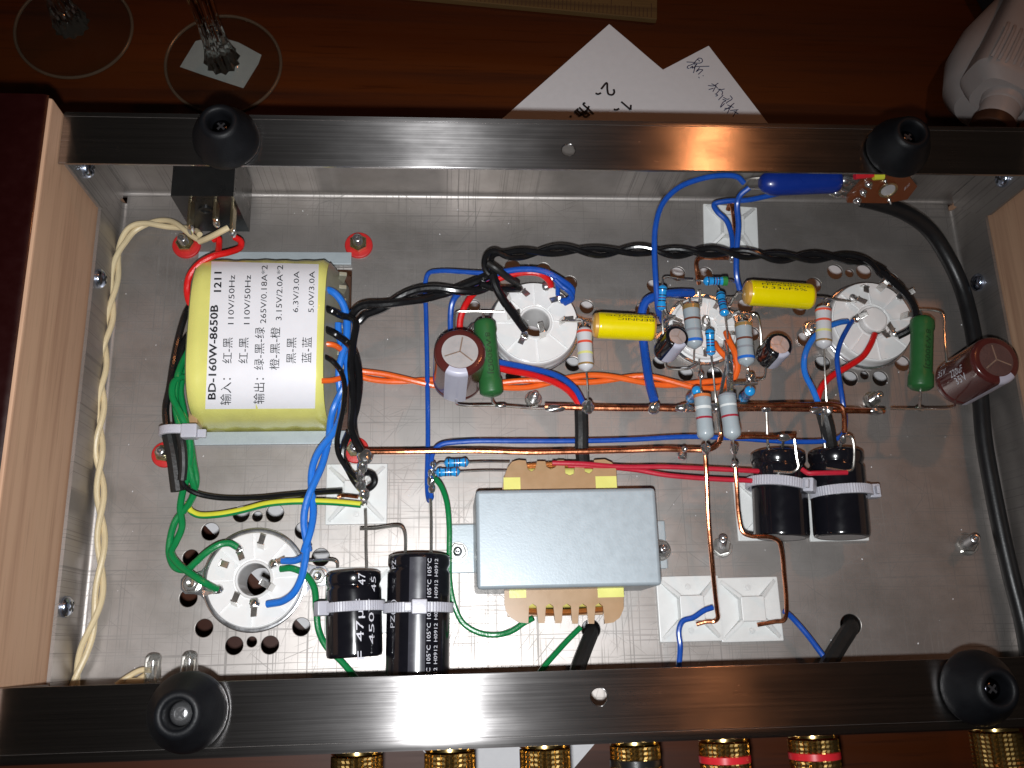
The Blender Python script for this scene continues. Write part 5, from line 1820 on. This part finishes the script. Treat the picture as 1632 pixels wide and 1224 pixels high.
wire('black_wire', 'black wire on the transformer left edge going into the black sleeve', 'wire', [(308, 480, 12), (296, 500, 14), (284, 540, 14), (276, 580, 15), (270, 620, 15), (264, 650, 15), (266, 680, 15), (274, 710, 15)], 11, 'black')
wire('black_wire', 'second black wire curving from the transformer left side', 'wire', [(310, 530, 12), (300, 535, 13), (290, 555, 14), (284, 590, 13), (279, 630, 12), (281, 680, 13), (286, 710, 14)], 11, 'black')
wire('black_sleeve', 'wide black heat-shrink sleeve left of the green wires', 'wire sleeve', [(268, 690, 15), (276, 730, 15), (283, 783, 14)], 21, 'sleeve')
wire('black_sleeve', 'black heat-shrink sleeve between the two green wires', 'wire sleeve', [(286, 690, 18), (291, 715, 18), (292, 745, 17), (290, 765, 16)], 14, 'sleeve')
wire('black_wire', 'black wire from the sleeve running right below the transformer', 'wire', [(290, 760, 16), (292, 772, 15), (310, 785, 13), (345, 793, 12), (400, 794, 12), (460, 789, 14), (510, 785, 15), (545, 783, 16)], 8.5, 'black')
ey_ = thing('earth_wire', 'yellow and green striped earth wire running to the solder column', 'wire', P(400, 815, 8))
pe = [(300, 800, 9), (302, 812, 9), (315, 820, 9), (345, 820, 10), (385, 813, 11), (425, 803, 13), (465, 799, 14), (510, 799, 15), (545, 801, 15.5), (575, 804, 16)]
MB().tube([P(*q) for q in pe], .98, 12).build('yellow_insulation', 'earthyel', ey_)
MB().tube([P(q[0], q[1] + 2.6, q[2] + .25) for q in pe], .62, 8).build('green_stripe', 'green', ey_)
GD = 'thin deep blue wires'
wire('blue_wire', 'thin blue wire making a tall squared loop left of the middle socket', 'wire',
     [(688, 792, 12), (684, 798, 10), (681, 780, 8), (682, 700, 7), (681, 600, 7), (679, 500, 8), (678, 450, 9), (683, 436, 10), (700, 432, 12), (780, 435, 16), (830, 429, 18), (862, 430, 19), (880, 438, 19), (888, 452, 18), (889, 470, 15)], 7.5, 'dblue', GD)
wire('blue_wire', 'thin blue wire running right above the choke and up to the right socket', 'wire',
     [(687, 795, 14), (687, 760, 16), (689, 725, 17), (700, 710, 17), (740, 704, 17), (820, 703, 17), (900, 703, 17), (1000, 701, 17), (1100, 696, 17), (1180, 699, 17), (1260, 704, 17), (1320, 702, 17), (1342, 694, 17), (1347, 675, 18), (1343, 640, 20), (1337, 600, 20), (1334, 570, 20), (1340, 545, 18), (1350, 525, 16), (1358, 512, 14)], 8, 'dblue', GD)
wire('blue_wire', 'blue wire bowing left from the right socket down to the sleeve', 'wire', [(1350, 512, 14), (1338, 514, 16), (1310, 526, 18), (1292, 545, 19), (1282, 570, 20), (1283, 595, 20), (1295, 620, 20), (1305, 645, 20), (1310, 660, 20)], 9.5, 'blue', GD)
wire('red_wire', 'red wire sweeping from the right socket down to the sleeve', 'wire', [(1394, 533, 13), (1387, 550, 15), (1375, 568, 16), (1350, 585, 17), (1325, 600, 17), (1308, 620, 18), (1303, 645, 18), (1308, 660, 18)], 10, 'red')
wire('blue_wire', 'blue wire circling behind the middle socket to its right lug', 'wire',
     [(935, 655, 18), (928, 640, 18), (915, 618, 17), (890, 600, 15), (850, 588, 12), (800, 578, 9), (750, 568, 8), (722, 540, 8), (718, 510, 9), (722, 480, 11), (738, 462, 14), (765, 448, 18), (800, 434, 20), (840, 429, 21), (868, 433, 21), (895, 447, 20), (912, 462, 18), (908, 476, 16), (895, 480, 14)], 9.5, 'dblue', GD)
wire('red_wire', 'red wire circling behind the middle socket to its upper lug', 'wire',
     [(927, 655, 17), (920, 640, 17), (905, 622, 16), (880, 608, 14), (845, 597, 11), (800, 588, 8), (760, 575, 6), (737, 545, 6), (733, 515, 7), (740, 490, 9), (755, 468, 13), (775, 453, 17), (810, 439, 18), (840, 434, 18), (862, 437, 18), (875, 448, 16), (878, 456, 14)], 10.5, 'red')
wire('blue_wire', 'short blue wire hooking over the right lug of the middle socket', 'wire', [(884, 445, 21), (895, 456, 20), (908, 466, 19), (912, 476, 17), (900, 484, 14)], 8, 'dblue', GD)
wire('blue_wire', 'tall blue wire arching from the nine-pin socket up to the top flange', 'wire',
     [(1056, 512, 16), (1049, 495, 22), (1046, 460, 26), (1043, 400, 28), (1045, 360, 29), (1056, 325, 30), (1080, 300, 31), (1110, 287, 32), (1145, 280, 33), (1175, 282, 33), (1186, 292, 32)], 9, 'dblue', GD)
wire('blue_wire', 'blue wire from behind the blue capacitor curving down over the top tie mount', 'wire',
     [(1250, 306, 20), (1225, 312, 19), (1190, 319, 18), (1155, 321, 17), (1138, 326, 16), (1143, 337, 16), (1158, 352, 16), (1166, 375, 16), (1168, 402, 17)], 8.5, 'dblue', GD)
wire('blue_wire', 'blue wire hanging straight down right of the top copper wire', 'wire',
     [(1194, 299, 30), (1180, 311, 28), (1175, 325, 26), (1177, 360, 24), (1174, 400, 22), (1174, 440, 20), (1179, 462, 18)], 9, 'dblue', GD)
wire('blue_wire', 'thick blue wire passing behind the left yellow capacitor down to the bus', 'wire',
     [(1103, 467, 13), (1080, 467, 16), (1050, 471, 18), (1030, 480, 18), (1023, 500, 16), (1025, 540, 12), (1030, 580, 14), (1036, 615, 18), (1042, 637, 21)], 14, 'dblue', GD)
wire('blue_wire', 'blue wire dropping from the left lower tie mount to the bottom flange', 'wire', [(1136, 968, 9), (1122, 973, 9), (1105, 984, 8), (1088, 990, 8), (1082, 1005, 8), (1084, 1030, 8), (1082, 1060, 9), (1080, 1080, 9)], 9, 'dblue', GD)
wire('blue_wire', 'blue wire slanting right from the lower tie mount to the bottom flange', 'wire', [(1250, 974, 9), (1262, 984, 8), (1285, 1010, 8), (1308, 1040, 8), (1335, 1075, 9)], 9, 'dblue', GD)
wire('crimson_wire', 'upper crimson wire from the choke to the glossy capacitors', 'wire', [(880, 738, 18), (925, 739, 18), (990, 744, 17), (1060, 744, 17), (1130, 747, 17), (1190, 750, 17), (1235, 752, 15), (1262, 752, 14)], 8, 'crimson')
wire('crimson_wire', 'lower crimson wire from the choke to the glossy capacitors', 'wire', [(905, 742, 17), (960, 744, 17), (1015, 749, 16), (1060, 757, 16), (1130, 763, 16), (1195, 766, 16), (1235, 768, 14), (1262, 768, 13)], 8, 'crimson')
wire('crimson_wire', 'short crimson wire across the top of the right glossy capacitor', 'wire', [(1278, 748, 22), (1288, 754, 23), (1300, 754, 23.5), (1350, 753, 23)], 8, 'crimson')
GS = 'black heat-shrink sleeves'
wire('black_sleeve', 'black sleeve hanging from the bus left of centre down behind the choke', 'wire sleeve', [(926, 652, 19), (927, 690, 19), (927, 715, 18), (929, 735, 16)], 22, 'sleeve', GS)
wire('black_sleeve', 'black sleeve dropping from the bus behind the right glossy capacitor', 'wire sleeve', [(1311, 655, 19), (1319, 685, 18), (1325, 722, 14)], 23, 'sleeve', GS)
wire('black_sleeve', 'black sleeve going into the right hole near the bottom flange', 'wire sleeve', [(1357, 990, -8), (1354, 1003, 1), (1340, 1025, 5), (1322, 1055, 9), (1312, 1075, 11)], 27, 'sleeve', GS)
wire('black_sleeve', 'black sleeve going into the hole below the choke', 'wire sleeve', [(944, 1000, -8), (942, 1010, 0), (932, 1035, 4), (922, 1062, 8), (918, 1078, 10)], 24, 'sleeve', GS)
wire('thick_cable', 'thick black cable curving down the right side of the plate', 'cable',
     [(1375, 318, 22), (1400, 324, 20), (1440, 338, 17), (1480, 366, 12), (1510, 410, 8), (1533, 460, 6), (1549, 520, 6), (1558, 580, 6), (1563, 640, 6), (1568, 700, 6), (1580, 770, 6), (1596, 850, 6), (1612, 920, 6), (1632, 1000, 6), (1640, 1060, 8), (1630, 1120, 10)], 25, 'cable', seg=20)

# tie on the green wires
t = thing('cable_tie', 'white cable tie bundling the green and black wires at the transformer lower left', 'cable tie', P(285, 688, 10), 'white nylon cable ties')
c = P(284, 689, 16)
mb = MB()
vs, fs = [], []
for k in range(60):
    q = 2 * math.pi * k / 60
    for rr, hh in ((0, -1.4), (.9, -1.3), (.9, 1.3), (0, 1.4)):
        vs.append(c + Vector(((4.9 + rr) * math.cos(q), hh, (4.4 + rr) * math.sin(q))))
for k in range(60):
    j = (k + 1) % 60
    for i in range(4):
        fs.append((k * 4 + i, k * 4 + (i + 1) % 4, j * 4 + (i + 1) % 4, j * 4 + i))
MB().add(vs, fs).build('strap', 'nylon', t)
MB().box(P(303, 688, 20), (4.8, 4.4, 4), .5).build('head', 'nylon', t)
MB().box(P(318, 691, 20), (4.0, 2.6, 1.2), .2).build('tail', 'nylon', t)


# clear LEDs near the bottom left foot
def led(u, v, label, z=9):
    c = P(u, v, z)
    t = thing('indicator_led', label, 'LED', c, 'clear indicator LEDs')
    ax = Vector((.0, 1, .05)).normalized()
    MB().lathe([(2.9, -8), (2.9, -7), (2.4, -6.9), (2.4, -2.2), (2.2, -1.2), (1.6, -.4), (.8, -.05), (.05, 0)], c, ax, 28).build('lens', 'led', t, angle=60)
    mb = MB()
    for s_ in (-1, 1):
        mb.box(c + Vector((s_ * .8, -5.0, -.2)), (.6, 5.5, .6), .1)
        mb.tube([c + Vector((s_ * 1.25, -7.5, -.2)), c + Vector((s_ * 1.4, -16, 1))], .3, 8, smooth=False)
    mb.box(c + Vector((.3, -2.9, -.2)), (1.4, 1.4, 1.0), .2)
    mb.build('lead_frame', 'leadwire', t)
    return t


led(245, 1041, 'clear LED left of the bottom left rubber foot, with cream wires')
led(303, 1038, 'clear LED right above the bottom left rubber foot')
wire('cream_wire', 'cream wire end running to the left clear LED', 'wire', [(185, 1092, 10), (205, 1078, 9), (225, 1068, 9), (242, 1068, 9)], 9, 'cream')


# binding posts below the near wall
def post(u, label, ring=None):
    x = PY(u, 1195, -D - 3).x if False else P(u, 1195, 26).x
    c = Vector((x, -D, 26))
    t = thing('binding_post', label, 'binding post', c, 'gold binding posts along the bottom')
    ax = (0, -1, 0)
    MB().lathe([(6.6, .2), (7.0, .6), (7.0, 2.2), (6.3, 2.6)], c, ax, 40).build('collar', 'gold', t, angle=60)
    # knurled sleeve: a real diamond grid
    vs, fs = [], []
    n_, m_ = 64, 17
    for i in range(m_):
        h = 2.8 + i * .62
        for k in range(n_):
            q = 2 * math.pi * (k + .5 * (i % 2)) / n_
            rr = 6.7 + (.34 if (k % 2) else 0)
            vs.append(c + Vector((rr * math.cos(q), -h, rr * math.sin(q))))
    for i in range(m_ - 1):
        for k in range(n_):
            k2 = (k + 1) % n_
            fs.append((i * n_ + k, i * n_ + k2, (i + 1) * n_ + k2, (i + 1) * n_ + k))
    MB().add(vs, fs).build('knurled_sleeve', M['knurl'], t, angle=15)
    if ring:
        MB().lathe([(6.9, 6.1), (7.25, 6.3), (7.25, 8.0), (6.9, 8.2)], c, ax, 40).build('colour_ring', ring, t)
    MB().lathe([(6.2, 12), (6.2, 16), (5.5, 17), (2, 17)], c, ax, 32).build('end_cap', 'gold', t)


M['knurl'] = knurl_material()
post(569, 'gold knurled binding post under the 47µF capacitor, plain')
post(717, 'gold knurled binding post under the 105°C capacitor, plain')
post(868, 'gold knurled binding post below the choke, plain')
post(1012, 'gold knurled binding post with black ring', 'blackplastic')
post(1154, 'gold knurled binding post with red ring, nearer the centre', 'redring')
post(1297, 'gold knurled binding post with red ring, farther right', 'redring')
post(1590, 'gold knurled binding post at the bottom right corner')

wire('tinned_strip', 'bright flat tinned strip between the orange wire and the right bus resistor', 'tinned wire', [(1162, 568, 26), (1163, 590, 28), (1163, 612, 30), (1163, 626, 33)], 11, 'solder')
wire('tinned_wire', 'short dark tinned link running right from the tinned strip', 'tinned wire', [(1164, 612, 31), (1180, 611, 29), (1200, 611, 26), (1206, 611, 25)], 6, 'leadwire')
wire('tinned_wire', 'bent tinned lead right of the nine-pin socket, below the yellow capacitor end', 'tinned wire', [(1170, 474, 18), (1163, 486, 16), (1150, 487, 12), (1142, 480, 10)], 5, 'leadwire')
wire('tinned_wire', 'tinned lead hooking round the left side of the nine-pin socket', 'tinned wire', [(1057, 480, 20), (1062, 500, 18), (1072, 506, 14), (1086, 512, 10)], 4.5, 'leadwire')
mb = MB()
for _ in range(130):
    x, y = random.uniform(4, W - 4), random.uniform(-D + 4, -4)
    r = random.uniform(.08, .22)
    mb.blob((x, y, .1), r, (1.4, 1, .6), X=(random.uniform(-1, 1), 1, 0), seg=6)
tag(mb.build('dust_specks', 'paper'), kind='stuff')

for o in sc.objects:
    if '_o' in o:
        del o['_o']
